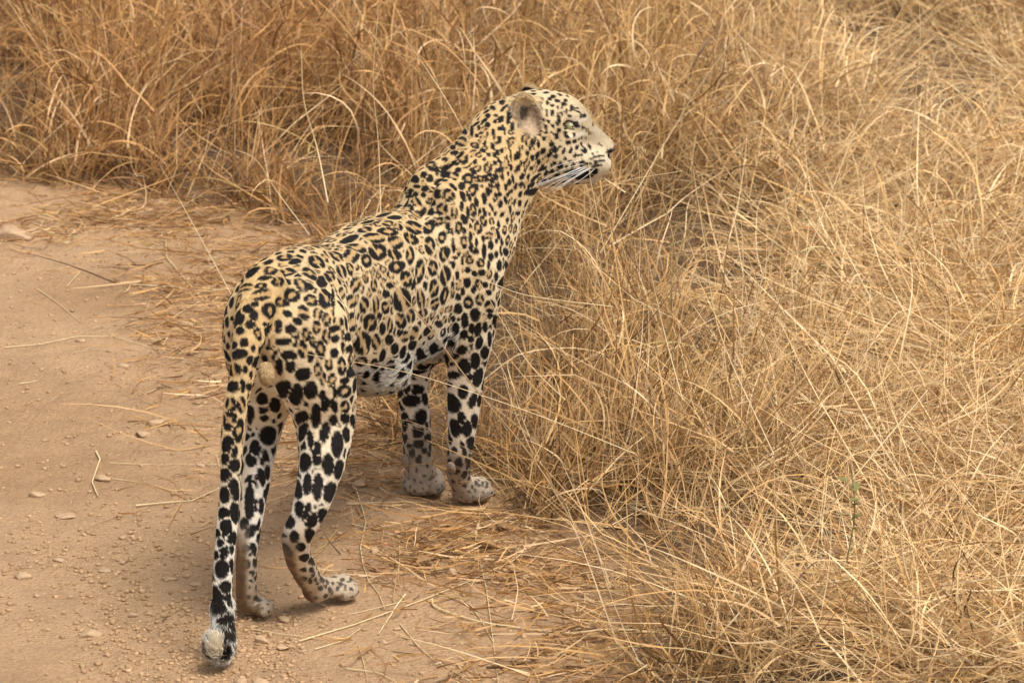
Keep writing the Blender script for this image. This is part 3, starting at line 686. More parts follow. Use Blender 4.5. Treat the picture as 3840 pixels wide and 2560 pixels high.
def coat(P, N):
    """black (0..1) and rosette fill (0..1) at skin points"""
    cs = .035
    ck = np.floor((P - P.min(0)) / cs).astype(np.int64); dims = ck.max(0) + 3
    key = (ck[:, 0] + 1) * dims[1] * dims[2] * 2 + (ck[:, 1] + 1) * dims[2] * 2 + ck[:, 2] + 1
    o = np.argsort(key, kind='stable'); ks = key[o]
    n = len(P)
    d1 = np.full(n, 9.); d2 = np.full(n, 9.); u1 = np.zeros(n); v1 = np.zeros(n); id1 = np.full(n, -1)
    hand = np.full(n, 9.); hand2 = np.full(n, 9.); hid = np.full(n, -1); hu = np.zeros(n); hv = np.zeros(n); nz = noise(P, 120, 41, 2)
    p0 = P.min(0)
    for s in range(NS):
        c = S_c[s]; kk = np.floor((c - p0) / cs).astype(np.int64)
        idx = []
        for a in (-1, 0, 1):
            for b_ in (-1, 0, 1):
                base = (kk[0] + a + 1) * dims[1] * dims[2] * 2 + (kk[1] + b_ + 1) * dims[2] * 2 + kk[2]
                l, r = np.searchsorted(ks, base), np.searchsorted(ks, base + 2, side='right')
                if r > l: idx.append(o[l:r])
        if not idx: continue
        idx = np.concatenate(idx); q = P[idx] - c
        g = ((q * q).sum(1) < .034 ** 2) & (N[idx] @ S_n[s] > .1)
        idx = idx[g]; q = q[g]
        if not len(idx): continue
        uu = q @ S_t1[s]; vv = q @ S_t2[s]; nn = q @ S_n[s]
        M = S_M[s]
        if S_kind[s] >= 2:
            e = np.sqrt(M[0, 0] * uu * uu + 2 * M[0, 1] * uu * vv + M[1, 1] * vv * vv + (nn / .016) ** 2)
            b1 = e < hand[idx]; i1 = idx[b1]; hand2[i1] = hand[i1]; hand[i1] = e[b1]; hid[i1] = s; hu[i1] = uu[b1]; hv[i1] = vv[b1]
            i2 = idx[~b1]; hand2[i2] = np.minimum(hand2[i2], e[~b1])
            continue
        e = np.sqrt(M[0, 0] * uu * uu + M[1, 1] * vv * vv + (nn ** 2) / .03 ** 2)
        b1 = e < d1[idx]
        i1 = idx[b1]; d2[i1] = d1[i1]; d1[i1] = e[b1]; u1[i1] = uu[b1]; v1[i1] = vv[b1]; id1[i1] = s
        i2 = idx[~b1]; d2[i2] = np.minimum(d2[i2], e[~b1])
    t = 2 * d1 / (d1 + np.minimum(d2, 1.6)) + .10 * nz
    t = np.where(id1 < 0, 9, t)
    T = S_T[np.maximum(id1, 0)]; kd = S_kind[np.maximum(id1, 0)]
    black = sstep(T + .035, T - .035, t) * sstep(.62, .56, d1)
    # rosettes: an outer ring broken by gaps, with a tawny centre
    th = np.arctan2(v1, u1); ph = S_ph[np.maximum(id1, 0)]; gp_ = S_gap[np.maximum(id1, 0)]
    lob = np.cos(gp_ * th + ph[:, 0]) + .5 * np.cos(2 * th + ph[:, 1])
    ring_in = T * (.44 + .18 * lob * .5)
    rb = sstep(ring_in - .04, ring_in + .04, t) * sstep(-1.15, -.85, lob)
    fill = np.where(kd == 1, sstep(T + .02, T - .05, t) * (1 - rb), 0)
    black = np.where(kd == 1, black * rb, black)
    en = hand + .06 * nz; hs = np.maximum(hid, 0)
    o_ = sstep(1.07, .93, en) * sstep(.045, .13, hand2 - hand + .03 * nz)
    thh = np.arctan2(hv, hu); lobh = np.cos(S_gap[hs] * thh + S_ph[hs, 0]) + .5 * np.cos(2 * thh + S_ph[hs, 1])
    r_in = .35 - .13 * lobh
    rb_ = np.where(S_kind[hs] == 3, sstep(r_in - .07, r_in + .07, en) * sstep(-1.2, -.9, lobh), 1)
    hb = o_ * rb_; hf = o_ * (1 - rb_)
    near = sstep(1.38, 1.18, hand)
    black = np.maximum(black * (1 - near), hb)
    fill = np.maximum(fill * (1 - near), hf * (1 - hb))
    return black, fill

def fur_colour(P, N, Wt):
    n = len(P); g = lambda k: Wt.get(k, np.zeros(n))
    u = (P - ORG) @ FW; w = (P - ORG) @ RT; z = P[:, 2]
    gold = np.array([.54, .36, .165]); cream = np.array([.70, .575, .385]); white = np.array([.78, .75, .68]); dust = np.array([.42, .33, .235])
    nz = noise(P, 14, 5, 2); nf = noise(P, 160, 6, 1)
    col = np.tile(cream, (n, 1))
    back = sstep(.38, .70, z + .05 * nz - .1 * np.maximum(u - .6, 0))
    col = mix(col, gold, np.clip(back * .9 + .10 * nz, 0, 1))
    belly = sstep(.42, .36, z + .01 * nz) * (g('trunk') + g('belly') > .25)
    belly = np.maximum(belly, sstep(-.35, -.75, N[:, 2]) * sstep(.30, .34, z))
    col = mix(col, white, belly)
    # legs: pale, whiter on the inner faces
    leg = sstep(.40, .30, z) * (g('tail') < .4)
    inner = sstep(.2, -.4, np.where(w > 0, N @ RT, -(N @ RT)))
    col = mix(col, np.array([.66, .56, .42]), leg)
    col = mix(col, np.array([.68, .62, .54]), leg * inner * .8)
    # dusty feet, brown soles of the hind pasterns
    low = sstep(.17, .05, z + .03 * nz) * (g('tail') < .4)
    col = mix(col, dust, low * .85)
    hind = u < .25
    sole = sstep(.235, .13, z + .03 * nz) * sstep(.15, .65, -(.85 * N[:, 0] + .5 * N[:, 1])) * hind * (g('tail') < .4)
    col = mix(col, np.clip(np.array([.150, .086, .042]) * (1 + .6 * noise(P, 120, 19, 3))[:, None], 0, 1), sole * .9)
    fsole = sstep(.17, .10, z + .02 * nz) * sstep(.1, -.5, N[:, 1]) * (~hind)
    mo_ = noise(P, 60, 15, 3)
    col = mix(col, np.clip(np.array([.27, .215, .165]) * (1 + .7 * mo_[:, None]), 0, 1), fsole * .8)
    # tail
    tl = sstep(.3, .7, g('tail'))
    tc = mix(mix(np.array([.72, .67, .58]), np.array([.66, .49, .27]), sstep(.18, .42, z + .02 * nz)), np.array([.56, .385, .185]), sstep(.40, .60, z))
    col = mix(col, tc, tl)
    # rump patch under the tail
    col = mix(col, np.clip(np.array([.46, .32, .17]) * (1 + .35 * noise(P, 220, 12, 2))[:, None], 0, 1), sstep(.4, .9, g('scrotum')))
    # head
    hd = np.clip(np.maximum(g('head'), g('jaw')), 0, 1); mz = np.clip(g('muzzle'), 0, 1)
    hh = (P[:, 2] - hx(2060, 560)[2])
    col = mix(col, np.array([.60, .49, .325]), hd * .85)
    col = mix(col, np.array([.58, .43, .24]), hd * sstep(.03, .1, hh) * .5)
    top = sstep(-.016, .034, P[:, 2] - hx(2240, 560)[2] + .25 * (P[:, 0] - hx(2240, 560)[0]))
    col = mix(col, np.array([.385, .31, .205]), mz * top * .9)
    pad = mz * (1 - top)
    col = mix(col, np.array([.71, .61, .45]), pad * .85)
    chin = sstep(hx(2200, 645)[2], hx(2200, 662)[2], P[:, 2]) * sstep(hx(2080, 600)[0], hx(2150, 600)[0], P[:, 0]) * (P[:, 2] > .7)
    col = mix(col, np.array([.87, .85, .81]), chin)
    ear = np.clip(g('ear'), 0, 1) * (1 - hd * .7)
    col = mix(col, np.array([.50, .37, .25]), sstep(.5, .9, g('ear')))
    sp_ = sstep(.35, .6, noise(P, 330, 18, 2)) * np.maximum(mz, hd * sstep(.01, .04, P[:, 0] - hx(2080, 500)[0]))
    col = mix(col, np.array([.16, .115, .08]), sp_ * .55)
    nl = sstep(hx(2278, 550)[0], hx(2286, 550)[0], P[:, 0]) * sstep(hx(2290, 600)[2], hx(2290, 586)[2], P[:, 2]) * (P[:, 2] > .7)
    col = mix(col, np.array([.22, .115, .09]), nl * sstep(hx(2290, 530)[2], hx(2290, 545)[2], P[:, 2]))
    # pale skin over the eyes
    for sg in (-1, 1):
        e = np.linalg.norm((P - np.array(hx(2160, 448, sg * .03))) / np.array([.022, .03, .006]), axis=1)
        col = mix(col, np.array([.78, .70, .55]), sstep(1.2, .6, e) * .8)
        e = np.linalg.norm((P - np.array(hx(2150, 502, sg * .03))) / np.array([.03, .03, .006]), axis=1)
        col = mix(col, np.array([.78, .70, .55]), sstep(1.2, .6, e) * .8)
    return np.clip(col * (1 + .09 * nf[:, None] + .05 * nz[:, None]), 0, 1)

def full_colour(P, N, Wt):
    n = len(P)
    bl, fi = coat(P, N)
    col = fur_colour(P, N, Wt)
    z = P[:, 2]; g = lambda k: Wt.get(k, np.zeros(n))
    col = mix(col, np.array([.41, .245, .092]), fi * .72 * sstep(.3, .45, z))
    bl = bl * (1 - .95 * sstep(.5, .8, g('scrotum'))) * (1 - sstep(.75, .95, g('ear'))); fi = fi * (1 - sstep(.35, .7, g('ear')))
    # the pads of the tail tip are pale
    tc_ = np.array(PX(806, 2418, 6.13)); dt_ = np.linalg.norm((P - tc_) / np.array([.021, .022, .030]), axis=1)
    tip = sstep(.98, .62, dt_ + .35 * noise(P, 110, 8, 2)) * (g('tail') > .4)
    bl = bl * (1 - tip); col = mix(col, np.clip(np.array([.86, .73, .54]) * (1 + .22 * noise(P, 200, 9))[:, None], 0, 1), tip * .85)
    blackc = mix(np.array([.012, .010, .009]), np.array([.032, .025, .02]), sstep(.16, .05, z))
    soft = sstep(.17, .04, z) * (g('tail') < .4)
    u_ = (P - ORG) @ FW
    bl = bl * (1 - .8 * sstep(.20, .12, z) * sstep(.15, .65, -(.85 * N[:, 0] + .5 * N[:, 1])) * (u_ < .25) * (g('tail') < .4))
    col = mix(col, blackc, bl * (1 - .12 * soft))
    # ear: tawny rim, grey-brown hair inside, dark hollow, black back
    for sg in (-1, 1):
        ec_ = np.array(hx(1977, 436 if sg < 0 else 386, sg * .060))
        q = (P - ec_); m_ = (g('ear') > .25) & (np.linalg.norm(q, axis=1) < .07)
        e = np.linalg.norm((q - np.array([-.006, 0, .006])) / np.array([.012, .03, .018]), axis=1)
        mot = noise(P, 260, 66, 2)
        inner = sstep(1.7, .9, np.linalg.norm(q / np.array([.020, .04, .034]), axis=1)) * m_
        col = mix(col, np.clip(np.array([.40, .295, .19]) * (1 + .5 * mot[:, None]), 0, 1), inner * .85)
        col = mix(col, np.array([.035, .025, .02]), sstep(1.15, .55, e + .25 * mot) * m_ * .95)
        rim = sstep(.018, .030, q[:, 2]) * m_
        col = mix(col, np.array([.56, .40, .20]), rim * .8)
        back = (N @ np.array([.42, sg * .86, .12]) < -.15) & m_ & (g('ear') > .45) & (P[:, 2] < ec_[2] + .034) & (q @ np.array([.42, sg * .86, .12]) < -.009)
        col[back] = [.015, .012, .010]
    return col

LN = GN
LC = full_colour(LV, LN, LW)
root = bpy.data.objects.new('leopard', None)
link(root); root.location = tuple(ORG * [1, 1, 0])
tag(root, 'spotted leopard standing on the dirt track seen from behind, head turned right', 'leopard')
bpy.context.view_layer.update()
def child(o):
    o.parent = root; o.matrix_parent_inverse = root.matrix_world.inverted(); return o
M_SKIN = attr_mat('short_fur', .8, .15, .12, 300)
body = child(mesh_np('body', LV, LF, M_SKIN, LC))

# ---- fur: short hairs rooted all over the skin
tri = np.concatenate([LF[:, [0, 1, 2]], LF[:, [0, 2, 3]]])
ar = np.linalg.norm(np.cross(LV[tri[:, 1]] - LV[tri[:, 0]], LV[tri[:, 2]] - LV[tri[:, 0]]), axis=1) / 2
isface = (W('head') + W('muzzle') + W('jaw'))[tri[:, 0]] > .5
wgt = ar * (1 + 1.2 * isface)
NH = 420000
pick = rng.choice(len(tri), NH, p=wgt / wgt.sum())
r1, r2 = np.sqrt(rng.random(NH)), rng.random(NH)
bc = np.stack([1 - r1, r1 * (1 - r2), r1 * r2], 1)
def interp(A): return (A[tri[pick]] * (bc[..., None] if A.ndim == 2 else bc)).sum(1)
HP = interp(LV); HN = interp(LN); HN /= np.linalg.norm(HN, axis=1)[:, None]
HD = interp(LD); HW = {k: interp(v) for k, v in LW.items()}
T_ = HD - (HD * HN).sum(1)[:, None] * HN
T_ /= np.linalg.norm(T_, axis=1)[:, None] + 1e-9
ran = rng.standard_normal((NH, 3)) * np.where((HW.get('ear', np.zeros(NH)) > .6) | ((HW['tail'] > .5) & (HP[:, 2] < .12)), .40, .16)[:, None]
ran -= (ran * HN).sum(1)[:, None] * HN
wob = np.stack([noise(HP, 30, 51), noise(HP, 30, 52), noise(HP, 30, 53)], 1) * .14
wob -= (wob * HN).sum(1)[:, None] * HN
T_ = T_ + ran + wob; T_ /= np.linalg.norm(T_, axis=1)[:, None] + 1e-9
hg = lambda k: HW.get(k, np.zeros(NH))
ln = np.full(NH, .0048)
ln = np.where(hg('tail') > .5, .0062, ln)
bel = sstep(.42, .36, HP[:, 2]) * ((hg('trunk') + hg('belly')) > .25)
ln = ln + .014 * bel
ln = np.where(sstep(.34, .28, HP[:, 2]) * (hg('tail') < .4) > .5, .0046, ln)
fh = np.maximum(hg('head'), hg('jaw'))
ln = ln * (1 - fh) + .0042 * fh
ln = ln * (1 - np.clip(hg('muzzle'), 0, 1)) + .0034 * np.clip(hg('muzzle'), 0, 1)
ln = np.where(hg('nose') > .6, .0015, ln)
ln = np.where((hg('tail') > .5) & (HP[:, 2] < .12), .014, ln)
chin_ = (HP[:, 2] < hx(2200, 662)[2]) & (HP[:, 0] > hx(2130, 600)[0]) & (HP[:, 2] > .7)
ln = np.where(chin_, .012, ln)
ln = np.where(hg('ear') > .75, .009, ln)
ln = np.where(hg('scrotum') > .6, .0065, ln)
lift = np.where(chin_, .7, .34) + .15 * bel
lift = np.where((hg('tail') > .5) & (HP[:, 2] < .12), .85, lift)
ln *= .75 + .5 * rng.random(NH)
HC = full_colour(HP + T_ * (ln * .5)[:, None], HN, HW)
K = 4
pts = np.zeros((NH, K, 3), np.float32)
for j in range(K):
    s = j / (K - 1)
    pts[:, j] = HP - HN * .0008 + ln[:, None] * (T_ * (s * .95) + HN * ((lift * (s - .45 * s * s)) * 1.0)[:, None])
pts[:, :, 2] = np.maximum(pts[:, :, 2], .001)
hc = bpy.data.hair_curves.new('fur')
hc.add_curves([K] * NH)
hc.position_data.foreach_set('vector', pts.reshape(-1, 3).ravel())
ra = hc.attributes.new('radius', 'FLOAT', 'POINT')
rad = np.tile(np.array([.00050, .00046, .00034, .00012], np.float32), NH)
ra.data.foreach_set('value', rad)
ca = hc.attributes.new('Col', 'FLOAT_COLOR', 'CURVE')
cc = np.ones((NH, 4), np.float32); cc[:, :3] = np.clip(HC * (.70 + .60 * rng.random(NH))[:, None], 0, 1)
ca.data.foreach_set('color', cc.ravel())
m, n_, l_, b_ = new_mat('fur')
at = n_.new('ShaderNodeAttribute'); at.attribute_name = 'Col'
l_.new(at.outputs['Color'], b_.inputs['Base Color']); b_.inputs['Roughness'].default_value = .5; b_.inputs['Specular IOR Level'].default_value = .12
hc.materials.append(m)
fur = bpy.data.objects.new('fur', hc); link(fur); child(fur)
tag(fur, kind='stuff')

# ---- eyes
def uv_ball(c, r, seg=20, ring=14, sc3=(1, 1, 1)):
    V = [];F = []
    for i in range(ring + 1):
        a = math.pi * i / ring
        for j in range(seg):
            b = 2 * math.pi * j / seg
            V.append((c[0] + r * sc3[0] * math.sin(a) * math.cos(b), c[1] + r * sc3[1] * math.sin(a) * math.sin(b), c[2] + r * sc3[2] * math.cos(a)))
    for i in range(ring):
        for j in range(seg):
            F.append((i * seg + j, i * seg + (j + 1) % seg, (i + 1) * seg + (j + 1) % seg, (i + 1) * seg + j))
    return np.array(V), np.array(F)[:, ::-1]
M_EYE = plain_mat('iris', (.38, .35, .18), .15, .6, .25, 400)
M_PUP = plain_mat('pupil', (.006, .006, .006), .1, .6, .1)
M_NOSE = plain_mat('nose_leather', (.20, .085, .065), .45, .5, .2, 300, .3, 900)
M_PAD = plain_mat('paw_pad', (.25, .18, .13), .85, .2, .2, 200, .6, 500)
for sg in (-1, 1):
    c = np.array(hx(2138, 473, sg * .0372))
    V, F = uv_ball(c, .0080)
    e = child(mesh_np('eye', V, F, M_EYE))
    d = np.array([.62, sg * .78, .05]); d /= np.linalg.norm(d)
    V, F = uv_ball(c + d * .0058, .0028)
    pu = mesh_np('pupil', V, F, M_PUP); pu.parent = e
V, F = uv_ball(hx(2293, 553), 1.0, 20, 14, (.0085, .0125, .0085))
nose = child(mesh_np('nose', V, F, M_NOSE))
M_NOSTRIL = plain_mat('nostril', (.010, .008, .008), .4, .5, .1)
for sg in (-1, 1):
    V, F = uv_ball(hx(2296, 562, sg * .0095), 1.0, 14, 10, (.0050, .0045, .0034))
    ns_ = mesh_np('nostril', V, F, M_NOSTRIL); ns_.parent = nose
# ---- carpal pads behind the wrists, toe pads under the fore paws
def pad(sx, sy, rx, rz, depth=.007, name='carpal_pad'):
    r = cast(sx, sy)
    if r is None: return
    c, n = r
    V, F = uv_ball((0, 0, 0), 1.0, 18, 12)
    t1 = np.cross(UP, n); t1 /= np.linalg.norm(t1); t2 = np.cross(n, t1)
    V = c + n * .0055 + V[:, :1] * t1 * rx + V[:, 2:] * t2 * rz + V[:, 1:2] * n * depth
    child(mesh_np(name, V, F, M_PAD))
pad(1528, 1727, .0105, .0145)
pad(1698, 1747, .0090, .0140)
pad(1618, 1782, .0045, .0045, .004, 'dew_claw_pad')
# ---- whiskers
def tube(path, r0, r1, n=5):
    P = np.array(path, float); T = np.gradient(P, axis=0); T /= np.linalg.norm(T, axis=1)[:, None] + 1e-12
    a = np.cross(T, [.3, .2, 1.]); a /= np.linalg.norm(a, axis=1)[:, None] + 1e-12; b = np.cross(T, a)
    R_ = np.linspace(r0, r1, len(P))
    V = np.concatenate([P + R_[:, None] * (a * math.cos(2 * math.pi * k / n) + b * math.sin(2 * math.pi * k / n)) for k in range(n)])
    m_ = len(P); F = []
    for k in range(n):
        k2 = (k + 1) % n
        for i in range(m_ - 1): F.append((k * m_ + i, k2 * m_ + i, k2 * m_ + i + 1, k * m_ + i + 1))
    return V, np.array(F)
M_WHISK = plain_mat('whisker', (.85, .84, .80), .4, .5, .05)
WH = [((1095,785),(930,815),(790,870)),((1115,812),(880,880),(690,1000)),((1120,830),(900,925),(680,1010)),((1085,840),(850,935),(545,1040)),((1130,845),(900,950),(740,1040)),((1100,855),(900,930),(650,1000)),((1150,850),(960,960),(830,1040)),((1165,850),(980,960),(870,1040)),((1160,840),(1010,930),(870,1030)),((1190,855),(1100,930),(1010,985)),((1140,862),(960,935),(780,1060)),((1210,860),(1160,920),(1120,980)),((1225,862),(1190,930),(1170,985)),((1105,800),(960,850),(820,900))]
for (a, b_, c_) in WH[:11]:
    q = [(1700 + x / 2.24, 250 + y / 2.24) for x, y in (a, b_, c_)]
    r = cast(*q[0])
    y0 = r[0][1] if r else HY - .04
    A_, B_, C_ = np.array(PX(*q[0], y0 + .002)), np.array(PX(*q[1], y0 - .03)), np.array(PX(*q[2], y0 - .045))
    ts = np.linspace(0, 1, 14)[:, None]
    path = A_ * (1 - ts) * (1 - 2 * ts) + B_ * 4 * ts * (1 - ts) + C_ * ts * (2 * ts - 1)
    V, F = tube(path, .00042, .00018)
    child(mesh_np('whisker', V, F, M_WHISK))
    if rng.random() < .5:      # the far cheek
        V2 = V.copy(); V2[:, 1] = 2 * HY - V2[:, 1]
        child(mesh_np('whisker', V2, F[:, ::-1], M_WHISK))


# ------------------------------------------------------------------ grass
def world_view(P):
    """photograph pixel of points, used only to decide what is worth building"""
    v = P - np.array([0, 0, CAMH]); cs, sn = math.cos(PITCH), math.sin(PITCH)
    zc = v[:, 1] * cs - v[:, 2] * sn; yc = v[:, 1] * sn + v[:, 2] * cs
    return 1920 + v[:, 0] / zc / FOCK, 1280 - yc / zc / FOCK
PAL = np.array([[.66, .455, .205], [.52, .335, .14], [.39, .235, .092], [.25, .14, .06], [.80, .65, .41], [.47, .38, .16], [.15, .095, .055]])
def blade_mesh(name, root, az, lean, L, w, bend, col, seg=7, kink=0.0, curl=None, tip=.15, mat=None, avoid=True, zmin=.002, parent=None, taper=1.2):
    """ribbons: root (n,3), az heading, lean from vertical at the foot, extra bend along the blade"""
    n = len(root)
    s = np.linspace(0, 1, seg + 1)
    sd = L / seg
    P = np.zeros((n, seg + 1, 3)); P[:, 0] = root
    a = az.copy(); th = lean.copy()
    kk = rng.integers(1, seg, n); ka = rng.standard_normal(n) * kink
    for j in range(1, seg + 1):
        th = th + bend / seg * (.4 + 1.2 * s[j]) + np.where(kk == j, ka, 0)
        a = a + rng.standard_normal(n) * .06 + (0 if curl is None else curl / seg)
        d = np.stack([np.sin(th) * np.sin(a), np.sin(th) * np.cos(a), np.cos(th)], 1)
        P[:, j] = P[:, j - 1] + d * sd[:, None]
        lowz = P[:, j, 2] < zmin + .004
        P[lowz, j, 2] = zmin + .004 + rng.random(lowz.sum()) * .01
    if avoid:
        Q = P[:, :, :].reshape(-1, 3)
        box = np.all((Q > LV.min(0) - .02) & (Q < LV.max(0) + .02), axis=1)
        bad = np.zeros(len(Q), bool)
        ib = np.where(box)[0]
        if len(ib): bad[ib] = eval_pts(Q[ib]) < .006
        ok = ~bad.reshape(n, -1).any(1)
        P = P[ok]; w = w[ok]; col = col[ok]; n = len(P)
    T = np.gradient(P, axis=1); T /= np.linalg.norm(T, axis=2)[..., None] + 1e-9
    f = rng.standard_normal((n, 3)); 
    side = np.cross(T, f[:, None, :]); side /= np.linalg.norm(side, axis=2)[..., None] + 1e-9
    ww = (w[:, None] * .5) * np.clip(1 - (1 - tip) * s[None] ** taper, .08, 1)
    V = np.stack([P - side * ww[..., None], P + side * ww[..., None]], 2).reshape(-1, 3)
    base = (np.arange(n) * (seg + 1) * 2)[:, None]; j = np.arange(seg)[None] * 2
    F = np.stack([base + j, base + j + 1, base + j + 3, base + j + 2], 2).reshape(-1, 4)
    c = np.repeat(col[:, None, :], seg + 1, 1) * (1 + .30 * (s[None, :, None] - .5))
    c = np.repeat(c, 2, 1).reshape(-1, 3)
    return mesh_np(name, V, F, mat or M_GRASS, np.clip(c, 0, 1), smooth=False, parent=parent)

def scatter(n, x0, x1, y0, y1):
    """points spread evenly over the wedge of ground in front of the camera"""
    y = rng.uniform(y0, y1, n); return np.stack([rng.uniform(x0, x1, n) * y, y], 1)

def palette(n, P, warm):
    """blade colours; warm in 0..1 leans to orange brown"""
    k = rng.random(n); t = noise(P, 2.2, 91, 2)
    wts = np.stack([.30 - .16 * warm, .26 + 0 * warm, .16 + .14 * warm, .07 + .10 * warm, .14 - .07 * warm, .03 + .0 * warm, .05 + .02 * warm], 1)
    cum = np.cumsum(wts, 1) / wts.sum(1)[:, None]
    idx = (k[:, None] > cum).sum(1).clip(0, len(PAL) - 1)
    c = PAL[idx] * (1 + .10 * t[:, None]) * (.88 + .24 * rng.random((n, 1)))
    tint = mix(np.array([1.07, .955, .86]), np.array([1.09, .885, .75]), warm)
    _, _, fl_, _, _ = zones(P)
    c = mix(c, np.array([.80, .67, .42]), 0.45 * fl_ * (rng.random(n) < .7))
    return np.clip(c * tint * (1 + .12 * fl_[:, None]), 0, .95)

def zones(P):
    """how warm, how tall and how trampled the grass is at ground points"""
    sx, sy = world_view(np.column_stack([P, np.zeros(len(P))]))
    warm = sstep(2500, 900, sx) * .62 + .12 * noise(P, 1.5, 71, 2)
    warm = np.clip(warm + .2 * sstep(900, 300, sy) * sstep(3000, 1500, sx), 0, 1)
    # trampled straw in the right of the field
    flat = sstep(2450, 3150, sx + .35 * (sy - 700) * (sy < 1300) + 260 * noise(P, 1.2, 72, 2)) * sstep(40, 240, sy)
    flat = np.maximum(flat, .85 * sstep(2500, 3100, sx) * sstep(1400, 1900, sy))
    tall = (.50 - .17 * sstep(500, 1400, sy)) * (1 - .68 * flat)
    tall = tall * (1 + .25 * noise(P, 1.7, 73, 2))
    tall = tall * (.72 + .28 * sstep(-.5, .4, noise(P, 4.2, 74, 2)))
    return warm, tall, flat, sx, sy

def field(n, y0, y1, xw=.155, wide=.40):
    # dense inside the wedge in view, thinner to both sides so that the field goes on past the frame
    P = scatter(n, -xw, xw, y0, y1); m_ = int(n * .62)
    Q = scatter(m_, xw, wide, y0, y1); Q[:, 0] *= np.where(rng.random(m_) < .5, -1, 1)
    P = np.concatenate([P, Q]); d = edge_dist(P)
    P, d = P[d > 0], d[d > 0]
    den = .24 + 1.3 * noise(P, 3.2, 81, 2) + 1.0 * noise(P, 7.5, 82, 1)
    sx, sy = world_view(np.column_stack([P, np.full(len(P), .05)]))
    for hX, hY, hr_ in ((2620, 960, 190), (2450, 1130, 120), (3080, 2010, 170), (100, 430, 110), (700, 520, 110), (3560, 330, 220), (3500, 1430, 150), (1180, 640, 160), (2050, 1150, 130), (3150, 2420, 120), (2330, 1900, 120)):
        den = den - 2.0 * np.exp(-(((sx - hX) / (hr_ * 1.1)) ** 2 + ((sy - hY) / (hr_ * .8)) ** 2))
    k = rng.random(len(P)) < np.clip(den + .25, .05, 1)
    return P[k], d[k]

# -- standing stalks
P, d = field(56000, 6.0, 13.4)
w_, t_, f_, sx, sy = zones(P); n = len(P)
edge = sstep(0, .22, d)
flow = noise(P, 1.1, 61, 2) * 2.6 + .8
az = flow + rng.standard_normal(n) * (1.0 + .5 * f_)
lean = np.abs(rng.standard_normal(n)) * (.36 + .75 * f_) + .05 + .25 * (1 - edge)
lean = lean * (1 - .85 * f_) + rng.uniform(1.0, 1.55, n) * .85 * f_
L = (t_ + .16 * f_) * (.40 + .80 * rng.random(n)) * (.55 + .45 * edge)
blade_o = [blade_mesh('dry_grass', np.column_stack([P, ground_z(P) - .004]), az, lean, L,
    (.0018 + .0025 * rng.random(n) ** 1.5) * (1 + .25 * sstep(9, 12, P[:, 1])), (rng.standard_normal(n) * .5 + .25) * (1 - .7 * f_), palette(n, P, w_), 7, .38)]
tag(blade_o[0], 'tall dry golden grass stalks standing behind and right of the leopard', kind='stuff')

# -- leaning and lying stems, tangled
P, d = field(66000, 6.0, 13.4)
w_, t_, f_, sx, sy = zones(P); n = len(P)
az = noise(P, 1.1, 61, 2) * 2.2 + rng.standard_normal(n) * 1.6
lean = rng.uniform(.45, 1.45, n) * (1 - f_) + rng.uniform(1.15, 1.6, n) * f_
L = (.10 + .30 * rng.random(n)) * (1 + .5 * f_)
z0 = rng.random(n) ** 1.4 * t_ * (.62 - .15 * f_) * sstep(.0, .3, d)
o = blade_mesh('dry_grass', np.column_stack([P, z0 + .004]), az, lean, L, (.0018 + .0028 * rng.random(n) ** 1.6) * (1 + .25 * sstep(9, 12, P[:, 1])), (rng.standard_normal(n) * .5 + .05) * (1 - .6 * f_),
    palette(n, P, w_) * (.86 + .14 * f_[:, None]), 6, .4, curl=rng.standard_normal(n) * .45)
tag(o, 'tangled dry straw-coloured grass stems leaning in every direction', kind='stuff')

# -- broad curled leaves
P, d = field(26000, 6.0, 13.4)
w_, t_, f_, sx, sy = zones(P); n = len(P)
far = sstep(8.2, 9.3, P[:, 1])
keep_ = rng.random(n) < .5 + .5 * far
P, d, w_, t_, f_, far = P[keep_], d[keep_], w_[keep_], t_[keep_], f_[keep_], far[keep_]; n = len(P)
z0 = rng.random(n) * t_ * .8 * sstep(.0, .25, d)
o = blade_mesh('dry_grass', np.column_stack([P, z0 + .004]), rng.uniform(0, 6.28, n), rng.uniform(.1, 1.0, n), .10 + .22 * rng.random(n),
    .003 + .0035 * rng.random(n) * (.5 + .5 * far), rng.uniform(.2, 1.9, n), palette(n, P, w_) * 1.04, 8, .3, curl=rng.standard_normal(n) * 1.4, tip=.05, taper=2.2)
tag(o, 'broad curled dry grass leaves among the stalks', kind='stuff')

# -- thatch close to the soil
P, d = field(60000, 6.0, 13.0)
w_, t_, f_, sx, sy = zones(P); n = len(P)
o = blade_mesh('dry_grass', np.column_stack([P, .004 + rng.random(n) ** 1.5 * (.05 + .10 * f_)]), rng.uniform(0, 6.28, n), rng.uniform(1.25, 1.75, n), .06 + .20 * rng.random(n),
    .0018 + .0022 * rng.random(n), rng.standard_normal(n) * .25, palette(n, P, np.clip(w_ + .15, 0, 1)) * (.34 + .5 * f_[:, None]), 4, .25, curl=rng.standard_normal(n) * .8)  # old brown litter, colour lowered further as painted shade between the stems
tag(o, 'matted fallen straw under the standing grass', kind='stuff')

